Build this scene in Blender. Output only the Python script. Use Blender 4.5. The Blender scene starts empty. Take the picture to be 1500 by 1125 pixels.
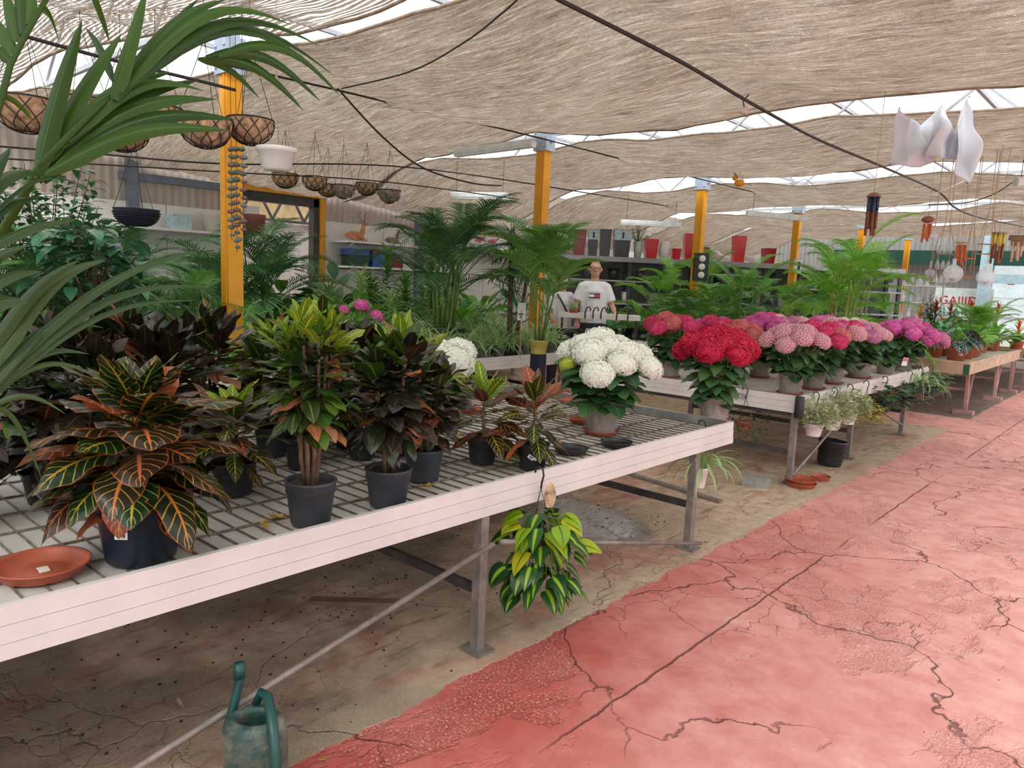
import bpy, math, random
from math import sin, cos, pi, radians, sqrt, atan2
from mathutils import Vector, Matrix, Euler, noise
S = bpy.context.scene
C = S.collection
V = Vector
# ---------------------------------------------------------------- camera
F_PX = 1090.0
CAM_Z = 1.57
YAW, PITCH, ROLL = radians(41.7), radians(8.1), radians(2.5)
_fw = V((-sin(YAW)*cos(PITCH), cos(YAW)*cos(PITCH), -sin(PITCH)))
_ri0 = V((cos(YAW), sin(YAW), 0)); _up0 = _ri0.cross(_fw)
_ri = _ri0*cos(ROLL) + _up0*sin(ROLL); _up = _ri.cross(_fw)
cam_data = bpy.data.cameras.new('camera'); cam = bpy.data.objects.new('camera', cam_data); C.objects.link(cam)
cam_data.sensor_width = 36.0; cam_data.lens = F_PX/1500*36.0; cam_data.clip_end = 200; cam_data.clip_start = 0.02
m = Matrix.Identity(4)
for i in range(3):
    m[i][0] = _ri[i]; m[i][1] = _up[i]; m[i][2] = -_fw[i]
m[2][3] = CAM_Z
cam.matrix_world = m
S.camera = cam
# survey helpers: directions measured from the camera's standpoint, turned into world positions
def sight(px, py): return _ri*((px-750)/F_PX) + _up*(-(py-562.5)/F_PX) + _fw
def at_z(px, py, z):
    d = sight(px, py); t = (z-CAM_Z)/d.z; return V((0, 0, CAM_Z)) + d*t
def at_x(px, py, x):
    d = sight(px, py); return V((0, 0, CAM_Z)) + d*(x/d.x)
def at_y(px, py, y):
    d = sight(px, py); return V((0, 0, CAM_Z)) + d*(y/d.y)
def at_d(px, py, dep): return V((0, 0, CAM_Z)) + sight(px, py)*dep
# ---------------------------------------------------------------- light and exposure
S.view_settings.view_transform = 'Standard'; S.view_settings.look = 'None'
S.view_settings.gamma = 1; S.view_settings.use_curve_mapping = False
S.view_settings.exposure = 0.36
W = bpy.data.worlds.new('world'); S.world = W; W.use_nodes = True
wn = W.node_tree.nodes; wl = W.node_tree.links
bg = wn['Background']
tc = wn.new('ShaderNodeTexCoord'); sp = wn.new('ShaderNodeSeparateXYZ'); rp = wn.new('ShaderNodeValToRGB')
wl.new(tc.outputs['Generated'], sp.inputs[0]); wl.new(sp.outputs['Z'], rp.inputs[0])
e = rp.color_ramp.elements
e[0].position = 0.0; e[0].color = (.62, .64, .64, 1); e[1].position = 0.5; e[1].color = (1, 1, 1, 1)
wl.new(rp.outputs[0], bg.inputs[0]); bg.inputs[1].default_value = 1.5
sun_d = bpy.data.lights.new('sun', 'SUN'); sun_d.energy = 1.6; sun_d.angle = radians(25); sun_d.color = (1, .97, .92)
sun = bpy.data.objects.new('sun', sun_d); C.objects.link(sun); sun.rotation_euler = (radians(35), radians(28), 0); sun.location = (4, -4, 9)
try:
    S.cycles.use_denoising = True; S.cycles.adaptive_threshold = 0.02; S.cycles.max_bounces = 8; S.cycles.transparent_max_bounces = 12
    S.cycles.diffuse_bounces = 3; S.cycles.glossy_bounces = 3; S.cycles.transmission_bounces = 4
except Exception: pass
# ---------------------------------------------------------------- materials
class NT:
    """small helper for building node trees"""
    def __init__(s, name):
        s.m = bpy.data.materials.new(name); s.m.use_nodes = True
        s.t = s.m.node_tree; s.b = s.t.nodes['Principled BSDF']; s.o = s.t.nodes['Material Output']
    def n(s, k): return s.t.nodes.new('ShaderNode'+k)
    def l(s, a, b):
        if isinstance(a, (int, float)): b.default_value = a
        elif isinstance(a, tuple):
            b.default_value = (a+(1,))[:4] if b.type == 'RGBA' else a[:3]
        else: s.t.links.new(a, b)
    def math(s, op, a, b=0, c=0, clamp=False):
        n = s.n('Math'); n.operation = op; n.use_clamp = clamp
        s.l(a, n.inputs[0]); s.l(b, n.inputs[1]); s.l(c, n.inputs[2]); return n.outputs[0]
    def mix(s, f, a, b, mode='MIX'):
        n = s.n('MixRGB'); n.blend_type = mode; s.l(f, n.inputs[0]); s.l(a, n.inputs[1]); s.l(b, n.inputs[2]); return n.outputs[0]
    def ramp(s, f, stops, mode='LINEAR'):
        n = s.n('ValToRGB'); s.l(f, n.inputs[0]); cr = n.color_ramp; cr.interpolation = mode
        while len(cr.elements) < len(stops): cr.elements.new(0.5)
        for el, (p, c) in zip(cr.elements, stops):
            el.position = p; el.color = (c, c, c, 1) if isinstance(c, (int, float)) else (c+(1,))[:4]
        return n.outputs[0]
    def coord(s, which='Object'): return s.n('TexCoord').outputs[which]
    def pos(s): return s.n('NewGeometry').outputs['Position']
    def scale(s, v, sc, rot=(0, 0, 0)):
        n = s.n('Mapping'); s.l(v, n.inputs[0]); n.inputs['Scale'].default_value = sc; n.inputs['Rotation'].default_value = rot; return n.outputs[0]
    def noise(s, v, sc, det=3, rough=.5, dist=0):
        n = s.n('TexNoise'); s.l(v, n.inputs['Vector']); n.inputs['Scale'].default_value = sc
        n.inputs['Detail'].default_value = det; n.inputs['Roughness'].default_value = rough; n.inputs['Distortion'].default_value = dist
        return n.outputs[0]
    def voro(s, v, sc, feat='F1'):
        n = s.n('TexVoronoi'); n.feature = feat; s.l(v, n.inputs['Vector']); n.inputs['Scale'].default_value = sc; return n.outputs[0]
    def xyz(s, v):
        n = s.n('SeparateXYZ'); s.l(v, n.inputs[0]); return n.outputs
    def uv(s): return s.xyz(s.coord('UV'))
    def rnd(s):
        n = s.n('Attribute'); n.attribute_name = 'rnd'; return n.outputs['Fac']
    def bump(s, h, st=.3, d=.01):
        n = s.n('Bump'); s.l(h, n.inputs['Height']); n.inputs['Strength'].default_value = st; n.inputs['Distance'].default_value = d
        s.t.links.new(n.outputs[0], s.b.inputs['Normal'])
    def smooth(s, x, a, b):
        n = s.n('MapRange'); n.interpolation_type = 'SMOOTHSTEP'; s.l(x, n.inputs[0]); n.inputs[1].default_value = a; n.inputs[2].default_value = b; return n.outputs[0]
    def set(s, col=None, rough=None, metal=None, spec=None):
        if col is not None: s.l(col, s.b.inputs['Base Color'])
        if rough is not None: s.l(rough, s.b.inputs['Roughness'])
        if metal is not None: s.l(metal, s.b.inputs['Metallic'])
        if spec is not None: s.l(spec, s.b.inputs['Specular IOR Level'])
        return s
    def translucent(s, col, f):
        t = s.n('BsdfTranslucent'); s.l(col, t.inputs[0]); mx = s.n('MixShader'); mx.inputs[0].default_value = f
        s.t.links.new(s.b.outputs[0], mx.inputs[1]); s.t.links.new(t.outputs[0], mx.inputs[2]); s.t.links.new(mx.outputs[0], s.o.inputs[0]); return mx
    def see(s, fac, src=None):
        """fac = how much is open (transparent)"""
        t = s.n('BsdfTransparent'); mx = s.n('MixShader'); s.l(fac, mx.inputs[0])
        s.t.links.new((src or s.b).outputs[0], mx.inputs[1]); s.t.links.new(t.outputs[0], mx.inputs[2]); s.t.links.new(mx.outputs[0], s.o.inputs[0])
MATS = {}
def P(name, col, rough=.6, metal=0, var=.12, sc=8, bump=0, bsc=40, spec=.5, dirt=None):
    """plain procedural surface with slight mottling; dirt = (colour, amount)"""
    if name in MATS: return MATS[name]
    s = NT(name); v = s.coord()
    n = s.noise(v, sc, 4, .6)
    dk = tuple(c*(1-var*1.6) for c in col); lt = tuple(min(1, c*(1+var)) for c in col)
    c = s.ramp(n, [(.3, dk), (.7, lt)])
    if dirt: c = s.mix(s.smooth(s.noise(v, sc*.6, 6, .7), .62-dirt[1], .62+.25), c, dirt[0])
    s.set(c, rough, metal, spec)
    if bump: s.bump(s.noise(v, bsc, 4, .6), bump, .004)
    MATS[name] = s.m; return s.m
def LEAF(name, lo, hi, mid=None, midw=.06, rough=.38, tl=.22, edge=None, vein=None, veins=9, vw=.13):
    """leaf surface: colour from each leaf's own value, paler midrib, optional edge band and side veins"""
    s = NT(name); u, v, _ = s.uv(); r = s.rnd()
    if isinstance(lo, list): c = s.ramp(r, [(i/(len(lo)-1), k) for i, k in enumerate(lo)])
    else: c = s.ramp(r, [(0, lo), (1, hi)])
    au = s.math('ABSOLUTE', s.math('SUBTRACT', u, .5))
    if vein:
        w = s.math('FRACT', s.math('MULTIPLY', s.math('SUBTRACT', v, s.math('MULTIPLY', au, .42)), veins))
        line = s.smooth(s.math('ABSOLUTE', s.math('SUBTRACT', w, .5)), vw, vw*.4)
        c = s.mix(s.math('MULTIPLY', line, .8), c, vein if not isinstance(vein, list) else s.ramp(r, [(i/(len(vein)-1), k) for i, k in enumerate(vein)]))
    if edge: c = s.mix(s.smooth(au, edge[1], .5), c, edge[0])
    if mid: c = s.mix(s.smooth(au, midw, midw*.4), c, mid if not isinstance(mid, list) else s.ramp(r, [(i/(len(mid)-1), k) for i, k in enumerate(mid)]))
    c = s.mix(.18, c, s.mix(s.noise(s.coord(), 30, 3), (0, 0, 0), c), 'MIX')
    s.set(c, rough, 0, .45)
    s.translucent(s.mix(1, c, (.9, 1, .5), 'MULTIPLY'), tl)
    MATS[name] = s.m; return s.m
# ---------------------------------------------------------------- mesh building
class MB:
    def __init__(s): s.v = []; s.f = []; s.uv = []; s.r = []; s.mi = []; s.sm = []
    def add(s, verts, faces, uvs=None, rnd=0.0, mi=0, smooth=True):
        b = len(s.v); s.v.extend(verts)
        s.uv.extend(uvs if uvs else [(0, 0)]*len(verts)); s.r.extend([rnd]*len(verts))
        for f in faces: s.f.append(tuple(b+i for i in f)); s.mi.append(mi); s.sm.append(smooth)
    def box(s, a, b, mi=0, M=None, rnd=0.0):
        x0, y0, z0 = a; x1, y1, z1 = b
        vs = [V((x, y, z)) for z in (z0, z1) for y in (y0, y1) for x in (x0, x1)]
        if M is not None: vs = [M @ p for p in vs]
        s.add(vs, [(0, 2, 3, 1), (4, 5, 7, 6), (0, 1, 5, 4), (2, 6, 7, 3), (0, 4, 6, 2), (1, 3, 7, 5)], mi=mi, smooth=False, rnd=rnd)
        return s
    def bar(s, p, q, w, h=None, mi=0, up=V((0, 0, 1))):
        """square bar from p to q"""
        p = V(p); q = V(q); h = h or w; d = (q-p).normalized(); r = d.cross(up)
        if r.length < 1e-4: r = V((1, 0, 0))
        r.normalize(); u = r.cross(d)
        vs = [c + r*(a*w/2) + u*(b*h/2) for c in (p, q) for a, b in ((-1, -1), (1, -1), (1, 1), (-1, 1))]
        s.add(vs, [(0, 3, 2, 1), (4, 5, 6, 7), (0, 1, 5, 4), (1, 2, 6, 5), (2, 3, 7, 6), (3, 0, 4, 7)], mi=mi, smooth=False); return s
    def tube(s, pts, r, n=8, mi=0, cap=True, rnd=0.0):
        pts = [V(p) for p in pts]; rs = r if isinstance(r, (list, tuple)) else [r]*len(pts)
        up = V((0, 0, 1)); vs = []; uv = []
        d0 = (pts[1]-pts[0]).normalized()
        rt = d0.cross(up)
        if rt.length < .05: rt = d0.cross(V((1, 0, 0)))
        rt.normalize()
        for i, p in enumerate(pts):
            d = (pts[min(i+1, len(pts)-1)]-pts[max(i-1, 0)]).normalized()
            rt = (rt - d*rt.dot(d)).normalized(); u = rt.cross(d)
            for k in range(n):
                a = 2*pi*k/n; vs.append(p + rt*(cos(a)*rs[i]) + u*(sin(a)*rs[i])); uv.append((k/n, i/(len(pts)-1)))
        fs = [(i*n+k, i*n+(k+1) % n, (i+1)*n+(k+1) % n, (i+1)*n+k) for i in range(len(pts)-1) for k in range(n)]
        if cap: fs += [tuple(range(n))[::-1], tuple((len(pts)-1)*n+k for k in range(n))]
        s.add(vs, fs, uv, mi=mi, rnd=rnd); return s
    def lathe(s, prof, n=24, o=(0, 0, 0), mi=0, sx=1, sy=1, M=None):
        """prof = list of (radius, z)"""
        o = V(o); vs = []; uv = []
        for j, (r, z) in enumerate(prof):
            for k in range(n):
                a = 2*pi*k/n; p = V((cos(a)*r*sx, sin(a)*r*sy, z))
                vs.append((M @ p if M is not None else p)+o); uv.append((k/n, j/(len(prof)-1)))
        fs = [(j*n+k, j*n+(k+1) % n, (j+1)*n+(k+1) % n, (j+1)*n+k) for j in range(len(prof)-1) for k in range(n)]
        fs.append(tuple(range(n))[::-1]); fs.append(tuple((len(prof)-1)*n+k for k in range(n)))
        s.add(vs, fs, uv, mi=mi); return s
    def ball(s, c, r, n=10, sc=(1, 1, 1), mi=0, M=None):
        m = max(4, n//2+1)
        prof = [(max(.001, sin(pi*j/m))*r, -cos(pi*j/m)*r) for j in range(m+1)]
        K = Matrix.Diagonal((sc[0], sc[1], sc[2])) if M is None else M.to_3x3() @ Matrix.Diagonal((sc[0], sc[1], sc[2]))
        return s.lathe(prof, n, c, mi, M=K)
    def leaf(s, base, d, L, w, droop=.5, fold=.2, n=6, cols=2, prof='ovate', rnd=None, mi=0, up=None, twist=0, cup=0, wave=0):
        """a leaf blade starting at base, growing along d and bending to the ground by droop (radians over its length)"""
        p = V(base); d = V(d).normalized(); up = V(up) if up else V((0, 0, 1))
        rt = d.cross(up)
        if rt.length < .05: rt = V((cos(twist+1), sin(twist+1), 0))
        rt.normalize(); 
        if twist: rt = (Matrix.Rotation(twist, 3, d) @ rt)
        hz = V((d.x, d.y, 0))
        ax = V((0, 0, 1)).cross(hz) if hz.length > .02 else V((0, 0, 1)).cross(V((rt.y, -rt.x, 0)))
        ax = ax.normalized() if ax.length > 1e-6 else V((1, 0, 0))
        R = Matrix.Rotation(droop/n, 3, ax); R0 = R
        vs = []; uv = []; k = cols*2+1; ph = random.random()*6
        for i in range(n+1):
            t = i/n
            if prof == 'ovate': hw = sin(pi*min(1, t**.85))**.75 * w/2
            elif prof == 'obov': hw = (sin(pi*t**1.35)**.8) * w/2
            elif prof == 'heart': hw = (sin(pi*(t*.88+.12)**.62)**.9) * w/2 if t < 1 else 0
            elif prof == 'lance': hw = (min(1, t*5+.25) * (1-t)**.6) * w/2
            elif prof == 'strap': hw = (min(1, t*8+.5) * (1-t**3)**.7) * w/2
            else: hw = w/2*(1-t)
            if t >= 1: hw = w*.01
            nrm = rt.cross(d)
            for c in range(k):
                q = (c-cols)/cols
                z = abs(q)*hw*fold - (q*q)*hw*cup + (sin(t*11+ph+q*2)*wave*abs(q)*hw if wave else 0)
                vs.append(p + rt*(q*hw) + nrm*z); uv.append(((q+1)/2, t))
            p = p + d*(L/n); d = (R @ d).normalized()
            if d.z < -.97: R = Matrix.Identity(3)
            rt = (rt - d*rt.dot(d)).normalized()
        fs = [(i*k+c, i*k+c+1, (i+1)*k+c+1, (i+1)*k+c) for i in range(n) for c in range(k-1)]
        s.add(vs, fs, uv, random.random() if rnd is None else rnd, mi); return s
    def mesh(s, name, mats):
        me = bpy.data.meshes.new(name); me.from_pydata([tuple(p) for p in s.v], [], s.f)
        for mt in (mats if isinstance(mats, (list, tuple)) else [mats]): me.materials.append(mt)
        me.polygons.foreach_set('material_index', s.mi); me.polygons.foreach_set('use_smooth', s.sm)
        ul = me.uv_layers.new(name='UVMap'); li = [0]*len(me.loops); me.loops.foreach_get('vertex_index', li)
        fl = [0.0]*(2*len(li))
        for i, vi in enumerate(li): fl[2*i], fl[2*i+1] = s.uv[vi]
        ul.data.foreach_set('uv', fl)
        at = me.attributes.new('rnd', 'FLOAT', 'POINT'); at.data.foreach_set('value', s.r)
        me.update(); return me
    def build(s, name, mats, parent=None, loc=None):
        o = bpy.data.objects.new(name, s.mesh(name, mats)); C.objects.link(o)
        if parent is not None: o.parent = parent
        if loc is not None: o.location = loc
        return o
def tag(o, label=None, cat=None, group=None, kind=None):
    if label: o['label'] = label
    if cat: o['category'] = cat
    if group: o['group'] = group
    if kind: o['kind'] = kind
    return o
def thing(name, label, cat, loc=(0, 0, 0), rz=0, group=None, rx=0, ry=0, sc=1):
    o = bpy.data.objects.new(name, None); C.objects.link(o); o.empty_display_size = .05
    o.location = loc; o.rotation_euler = (rx, ry, rz); o.scale = (sc, sc, sc)
    return tag(o, label, cat, group)
def use(name, me, parent=None, loc=(0, 0, 0), rot=(0, 0, 0), sc=1):
    o = bpy.data.objects.new(name, me); C.objects.link(o)
    if parent is not None: o.parent = parent
    o.location = loc; o.rotation_euler = rot; o.scale = (sc, sc, sc) if isinstance(sc, (int, float)) else sc
    return o
def copy_tree(o, parent=None, **kw):
    c = o.copy(); C.objects.link(c); c.parent = parent
    for ch in list(o.children): copy_tree(ch, c)
    for k, v in kw.items():
        if k in ('location', 'rotation_euler', 'scale'): setattr(c, k, v)
        else: c[k] = v
    return c
def grid_mesh(mb, fn, nu, nv, mi=0, smooth=True, flip=False):
    vs = []; uv = []
    for j in range(nv+1):
        for i in range(nu+1):
            vs.append(V(fn(i/nu, j/nv))); uv.append((i/nu, j/nv))
    w = nu+1
    fs = [(j*w+i, j*w+i+1, (j+1)*w+i+1, (j+1)*w+i) for j in range(nv) for i in range(nu)]
    if flip: fs = [f[::-1] for f in fs]
    mb.add(vs, fs, uv, mi=mi, smooth=smooth); return mb
def U(a, b): return random.uniform(a, b)
random.seed(11)
# ================================================================ surface materials
def floor_mat():
    s = NT('painted_floor'); p = s.pos(); x, y, z = s.xyz(p)
    lv = s.noise(p, 1.1, 4, .6); mv = s.noise(p, 7, 5, .65); hv = s.noise(p, 60, 4, .7); gr = s.noise(p, 230, 2, .7)
    wob = s.math('MULTIPLY', s.math('SUBTRACT', s.noise(p, 3.5, 5, .7), .5), .16)
    # bare concrete
    con = s.ramp(mv, [(.25, (.34, .24, .17)), (.5, (.52, .39, .28)), (.75, (.66, .53, .40))])
    con = s.mix(s.smooth(gr, .5, .75), con, (.62, .53, .42))
    stain = s.smooth(s.noise(s.scale(p, (1.2, .55, 1)), 1.7, 5, .65, .6), .5, .66)
    con = s.mix(s.math('MULTIPLY', stain, .75), con, s.ramp(mv, [(.3, (.36, .13, .10)), (.7, (.52, .24, .18))]))
    stk = s.noise(s.scale(p, (9, 1.6, 1), (0, 0, .5)), 2.2, 5, .65)
    con = s.mix(s.math('MULTIPLY', s.smooth(stk, .52, .7), .6), con, (.10, .075, .055))
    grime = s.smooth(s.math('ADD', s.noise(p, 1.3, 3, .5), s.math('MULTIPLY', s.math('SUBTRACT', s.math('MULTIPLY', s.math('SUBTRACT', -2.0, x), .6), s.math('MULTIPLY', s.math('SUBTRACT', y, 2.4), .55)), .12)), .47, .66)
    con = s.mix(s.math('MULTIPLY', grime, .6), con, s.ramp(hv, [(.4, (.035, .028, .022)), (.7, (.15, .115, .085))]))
    crumb = s.smooth(s.math('ADD', s.noise(p, 75, 3, .6), s.math('MULTIPLY', s.noise(p, 2.5, 3), .25)), .80, .84)
    con = s.mix(crumb, con, (.03, .022, .016))
    # sandy strip along the paint edge
    edge = s.math('ADD', x, wob)
    strip = s.math('MULTIPLY', s.smooth(edge, -2.14, -1.98), s.smooth(gr, .42, .55))
    con = s.mix(s.math('MULTIPLY', strip, .55), con, (.55, .47, .34))
    # red paint
    lit_fade = s.smooth(s.math('ADD', s.math('ADD', s.math('MULTIPLY', y, .16), s.math('MULTIPLY', s.math('ADD', x, 1.9), .42)), s.math('MULTIPLY', s.math('SUBTRACT', lv, .5), 1.5)), .15, 1.25)  # brighter light toward the far right painted into the red, with patchy fading
    red = s.mix(lit_fade, s.ramp(mv, [(.3, (.42, .075, .062)), (.7, (.56, .13, .105))]), s.ramp(mv, [(.3, (.64, .26, .23)), (.7, (.79, .43, .39))]))
    worn = s.smooth(s.noise(s.scale(p, (1, .6, 1)), 1.15, 7, .64, .4), .525, .565)
    gran = s.mix(s.smooth(s.noise(p, 110, 3, .7), .58, .36), red, s.mix(1, red, (.55, .42, .42), 'MULTIPLY'))
    gran = s.mix(s.smooth(s.noise(p, 95, 2, .6), .56, .66), gran, (.70, .45, .37))
    red = s.mix(s.math('MULTIPLY', worn, .85), red, gran)
    d1 = s.n('VectorMath'); d1.operation = 'ADD'; s.l(p, d1.inputs[0])
    nz = s.n('TexNoise'); s.l(p, nz.inputs['Vector']); nz.inputs['Scale'].default_value = 2.6; nz.inputs['Detail'].default_value = 5
    sc = s.n('VectorMath'); sc.operation = 'SCALE'; s.l(nz.outputs['Color'], sc.inputs[0]); sc.inputs['Scale'].default_value = .55; s.l(sc.outputs[0], d1.inputs[1])
    ck = s.voro(d1.outputs[0], .95, 'DISTANCE_TO_EDGE')
    gate = s.smooth(s.noise(p, .8, 2), .38, .50)
    crack = s.math('MULTIPLY', s.smooth(ck, .009, .001), gate)
    ck2 = s.voro(d1.outputs[0], 3.1, 'DISTANCE_TO_EDGE')
    crack2 = s.math('MULTIPLY', s.smooth(ck2, .010, .001), s.smooth(s.noise(p, .7, 2), .47, .57))
    joint = s.math('MULTIPLY', s.smooth(s.math('ABSOLUTE', s.math('ADD', s.math('ADD', x, 1.42), s.math('MULTIPLY', wob, .35))), .008, .002), s.smooth(s.noise(p, .9, 2), .38, .5))
    crack = s.math('MAXIMUM', s.math('MAXIMUM', crack, s.math('MULTIPLY', crack2, .8)), joint)
    red = s.mix(s.math('MULTIPLY', crack, .8), red, (.13, .045, .035))
    red = s.mix(s.smooth(s.noise(p, 28, 2), .74, .78), red, (.16, .06, .05))
    # paint mask: aisle on the right, a cross aisle past the second bench, a strip under the wooden benches
    m1 = s.smooth(edge, -1.93, -1.915)
    yw = s.math('ADD', y, s.math('MULTIPLY', wob, 2))
    m2 = s.math('MULTIPLY', s.smooth(yw, 10.0, 10.05), s.smooth(yw, 11.15, 11.1))
    m3 = s.smooth(x, -2.75, -2.8)
    m3 = s.math('MULTIPLY', m3, s.math('MULTIPLY', s.smooth(yw, 12.4, 12.6), s.smooth(yw, 14.2, 14.0)))
    mask = s.math('MAXIMUM', m1, s.math('MAXIMUM', m2, m3))
    soil = s.math('MULTIPLY', s.smooth(y, 11.1, 11.2), s.math('SUBTRACT', 1, mask))
    con = s.mix(s.math('MULTIPLY', soil, .7), con, s.ramp(hv, [(.4, (.05, .038, .03)), (.7, (.16, .12, .09))]))
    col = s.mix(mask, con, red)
    # wet patch
    px, py = -2.83, 3.93
    dx = s.math('SUBTRACT', x, px); dy = s.math('SUBTRACT', y, py)
    q = s.math('ADD', s.math('POWER', s.math('MULTIPLY', s.math('ADD', dx, s.math('MULTIPLY', dy, .3)), 1.9), 2), s.math('POWER', s.math('MULTIPLY', dy, 2.9), 2))
    wet = s.smooth(s.math('ADD', q, s.math('MULTIPLY', s.math('SUBTRACT', mv, .5), 1.6)), 1.15, .75)
    col = s.mix(s.math('MULTIPLY', wet, .7), col, (.12, .12, .11))
    rough = s.mix(wet, s.ramp(mv, [(.3, .8), (.7, .62)]), s.ramp(s.noise(s.scale(p, (7, 1.5, 1), (0, 0, .5)), 8, 4), [(.35, .03), (.62, .3)]))
    s.set(col, rough, 0, s.math('ADD', .4, s.math('MULTIPLY', wet, .5)))
    h = s.math('ADD', s.math('MULTIPLY', mv, .35), s.math('ADD', s.math('MULTIPLY', gr, .16), s.math('ADD', s.math('MULTIPLY', crack, -1.0), s.math('MULTIPLY', s.math('MULTIPLY', worn, mask), -.55))))
    h = s.math('MULTIPLY', h, s.math('SUBTRACT', 1, s.math('MULTIPLY', wet, .9)))
    s.bump(h, .75, .014)
    return s.m
def net_mat(name, tone=1.0, stripes=False):
    s = NT(name); p = s.coord(); x, y, z = s.xyz(p)
    st = s.noise(s.scale(p, (1.3, 16, 1)), 3, 6, .7); fine = s.noise(s.scale(p, (5, 60, 1)), 5, 4, .75); big = s.noise(p, 1.4, 4, .6)
    wv = s.noise(p, 130, 3, .7)
    c = s.ramp(s.math('ADD', s.math('MULTIPLY', st, .45), s.math('ADD', s.math('MULTIPLY', fine, .35), s.math('MULTIPLY', wv, .2))), [(.38, (.06, .044, .032)), (.46, (.21, .155, .115)), (.54, (.40, .32, .25)), (.62, (.80, .71, .62))])
    c = s.mix(.22, c, s.ramp(big, [(.3, (.17, .125, .09)), (.7, (.52, .45, .38))]), 'MIX')
    c = s.mix(1, c, (tone, tone, tone), 'MULTIPLY')
    s.set(c, .9, 0, .1)
    s.bump(s.math('ADD', st, fine), .5, .03)
    mx = s.translucent(c, .55)
    hole = s.smooth(s.noise(s.scale(p, (9, 90, 1)), 4, 3, .7), .60, .70)
    hole = s.math('MULTIPLY', hole, s.math('ADD', .35, s.math('MULTIPLY', s.smooth(big, .45, .75), .5)))
    if stripes:
        w = s.math('FRACT', s.math('MULTIPLY', s.math('ADD', y, s.math('MULTIPLY', s.noise(p, 1.1, 2), .14)), 32))
        hole = s.math('MAXIMUM', hole, s.math('MULTIPLY', s.smooth(w, .55, .7), .8))
    s.see(hole, mx)
    return s.m
def corrugated_mat(name, a, b, axis=1, k=11, tl=.35):
    s = NT(name); p = s.pos(); q = s.xyz(p)
    w = s.math('SINE', s.math('MULTIPLY', q[axis], k*2*pi))
    n = s.noise(s.scale(p, (3, 3, .5)), 1.5, 4)
    hb = s.smooth(s.math('ABSOLUTE', s.math('SUBTRACT', s.math('FRACT', s.math('MULTIPLY', q[2], 1.15)), .5)), .02, .0)
    c = s.mix(n, a, b); c = s.mix(s.math('MULTIPLY', s.smooth(w, .5, 1), .25), c, tuple(t*.6 for t in a)); c = s.mix(s.math('MULTIPLY', hb, .5), c, (.25, .22, .2))
    s.set(c, .55); s.bump(w, .5, .02); s.translucent(c, tl); return s.m
M_floor = floor_mat()
M_net = net_mat('shade_cloth'); M_net2 = net_mat('worn_shade_cloth', 1.0, True)
M_hem = P('cloth_hem', (.36, .28, .21), .9, var=.3, sc=12)
M_fascia = P('white_profile', (.70, .68, .66), .42, var=.06, sc=3, dirt=((.50, .30, .24), .12))
M_steel = P('galvanised_steel', (.25, .225, .205), .5, .3, var=.2, sc=14, dirt=((.22, .12, .08), .12))
M_dark = P('dark_steel', (.07, .065, .065), .55, .3, var=.3)
M_rust = P('rusty_wire', (.20, .155, .12), .8, var=.4, sc=30)
M_rail = P('grey_rail', (.20, .195, .18), .6, var=.25, sc=6, dirt=((.10, .08, .06), .15))
M_yel = P('yellow_paint', (.80, .36, .015), .45, var=.08, sc=3, dirt=((.42, .17, .03), .06))
M_brk = P('bluish_bracket', (.42, .52, .64), .5, .2, var=.1)
M_pink = P('pink_painted_iron', (.50, .30, .27), .6, var=.2, dirt=((.3, .1, .07), .15))
M_wood = P('pale_wood', (.62, .46, .32), .65, var=.2, sc=5, dirt=((.35, .25, .17), .1))
M_white = P('white_plastic', (.82, .82, .80), .35, var=.04, sc=4)
M_wpanel = P('white_panel', (.82, .82, .81), .5, var=.05, sc=1.2)
M_grout = P('dark_gap', (.05, .045, .04), .8)
M_black = P('black_plastic', (.022, .023, .026), .42, var=.3, sc=6)
M_navy = P('navy_plastic', (.010, .016, .035), .36, var=.25, sc=5)
M_charc = P('charcoal_pot', (.045, .052, .065), .5, var=.25, sc=7, dirt=((.11, .10, .09), .1))
M_taupe = P('taupe_pot', (.28, .215, .165), .6, var=.15, sc=9)
M_terra = P('terracotta_plastic', (.44, .10, .05), .5, var=.12, sc=7, dirt=((.32, .10, .06), .12))
M_green = P('dark_green_plastic', (.007, .065, .058), .4, var=.25, sc=10)
M_olive = P('mustard_green_pot', (.45, .42, .10), .5, var=.1)
M_soil = P('potting_soil', (.045, .026, .018), .95, var=.6, sc=40, bump=1, bsc=60)
M_stem = P('woody_stem', (.16, .10, .06), .8, var=.4, sc=20, bump=.6)
M_gstem = P('green_stem', (.15, .26, .06), .55, var=.3, sc=12)
M_cane = P('yellow_green_cane', (.36, .37, .07), .45, var=.35, sc=9)
M_coco = P('coconut_liner', (.56, .36, .22), .95, var=.4, sc=25, bump=1, bsc=50)
M_wire = P('black_wire', (.02, .018, .018), .5)
M_moss = P('dry_fibre', (.33, .27, .22), .95, var=.4, sc=30, bump=1, bsc=80)
M_red = P('gloss_red', (.62, .01, .02), .18, var=.1)
M_dred = P('dark_gloss_red', (.28, .008, .02), .18, var=.1)
M_grey = P('gloss_charcoal', (.06, .062, .07), .25, var=.1)
M_bluelbl = P('pale_blue_print', (.50, .68, .74), .4, var=.2, sc=20)
M_rope = P('jute_rope', (.52, .40, .27), .9, var=.2)
M_orange = P('orange_clay', (.62, .16, .05), .6, var=.2, sc=12)
M_cream = P('cream', (.72, .66, .56), .7, var=.1)
M_conc = P('grey_concrete', (.30, .29, .27), .85, var=.2, sc=20, bump=.4)
M_brown = P('brown_pot', (.25, .10, .055), .5, var=.15)
M_skin = P('skin', (.60, .33, .24), .5, var=.05)
M_shirt = P('white_cotton', (.78, .79, .82), .8, var=.04, sc=5, bump=.2, bsc=12)
M_hair = P('brown_hair', (.05, .03, .02), .6, var=.3)
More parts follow.
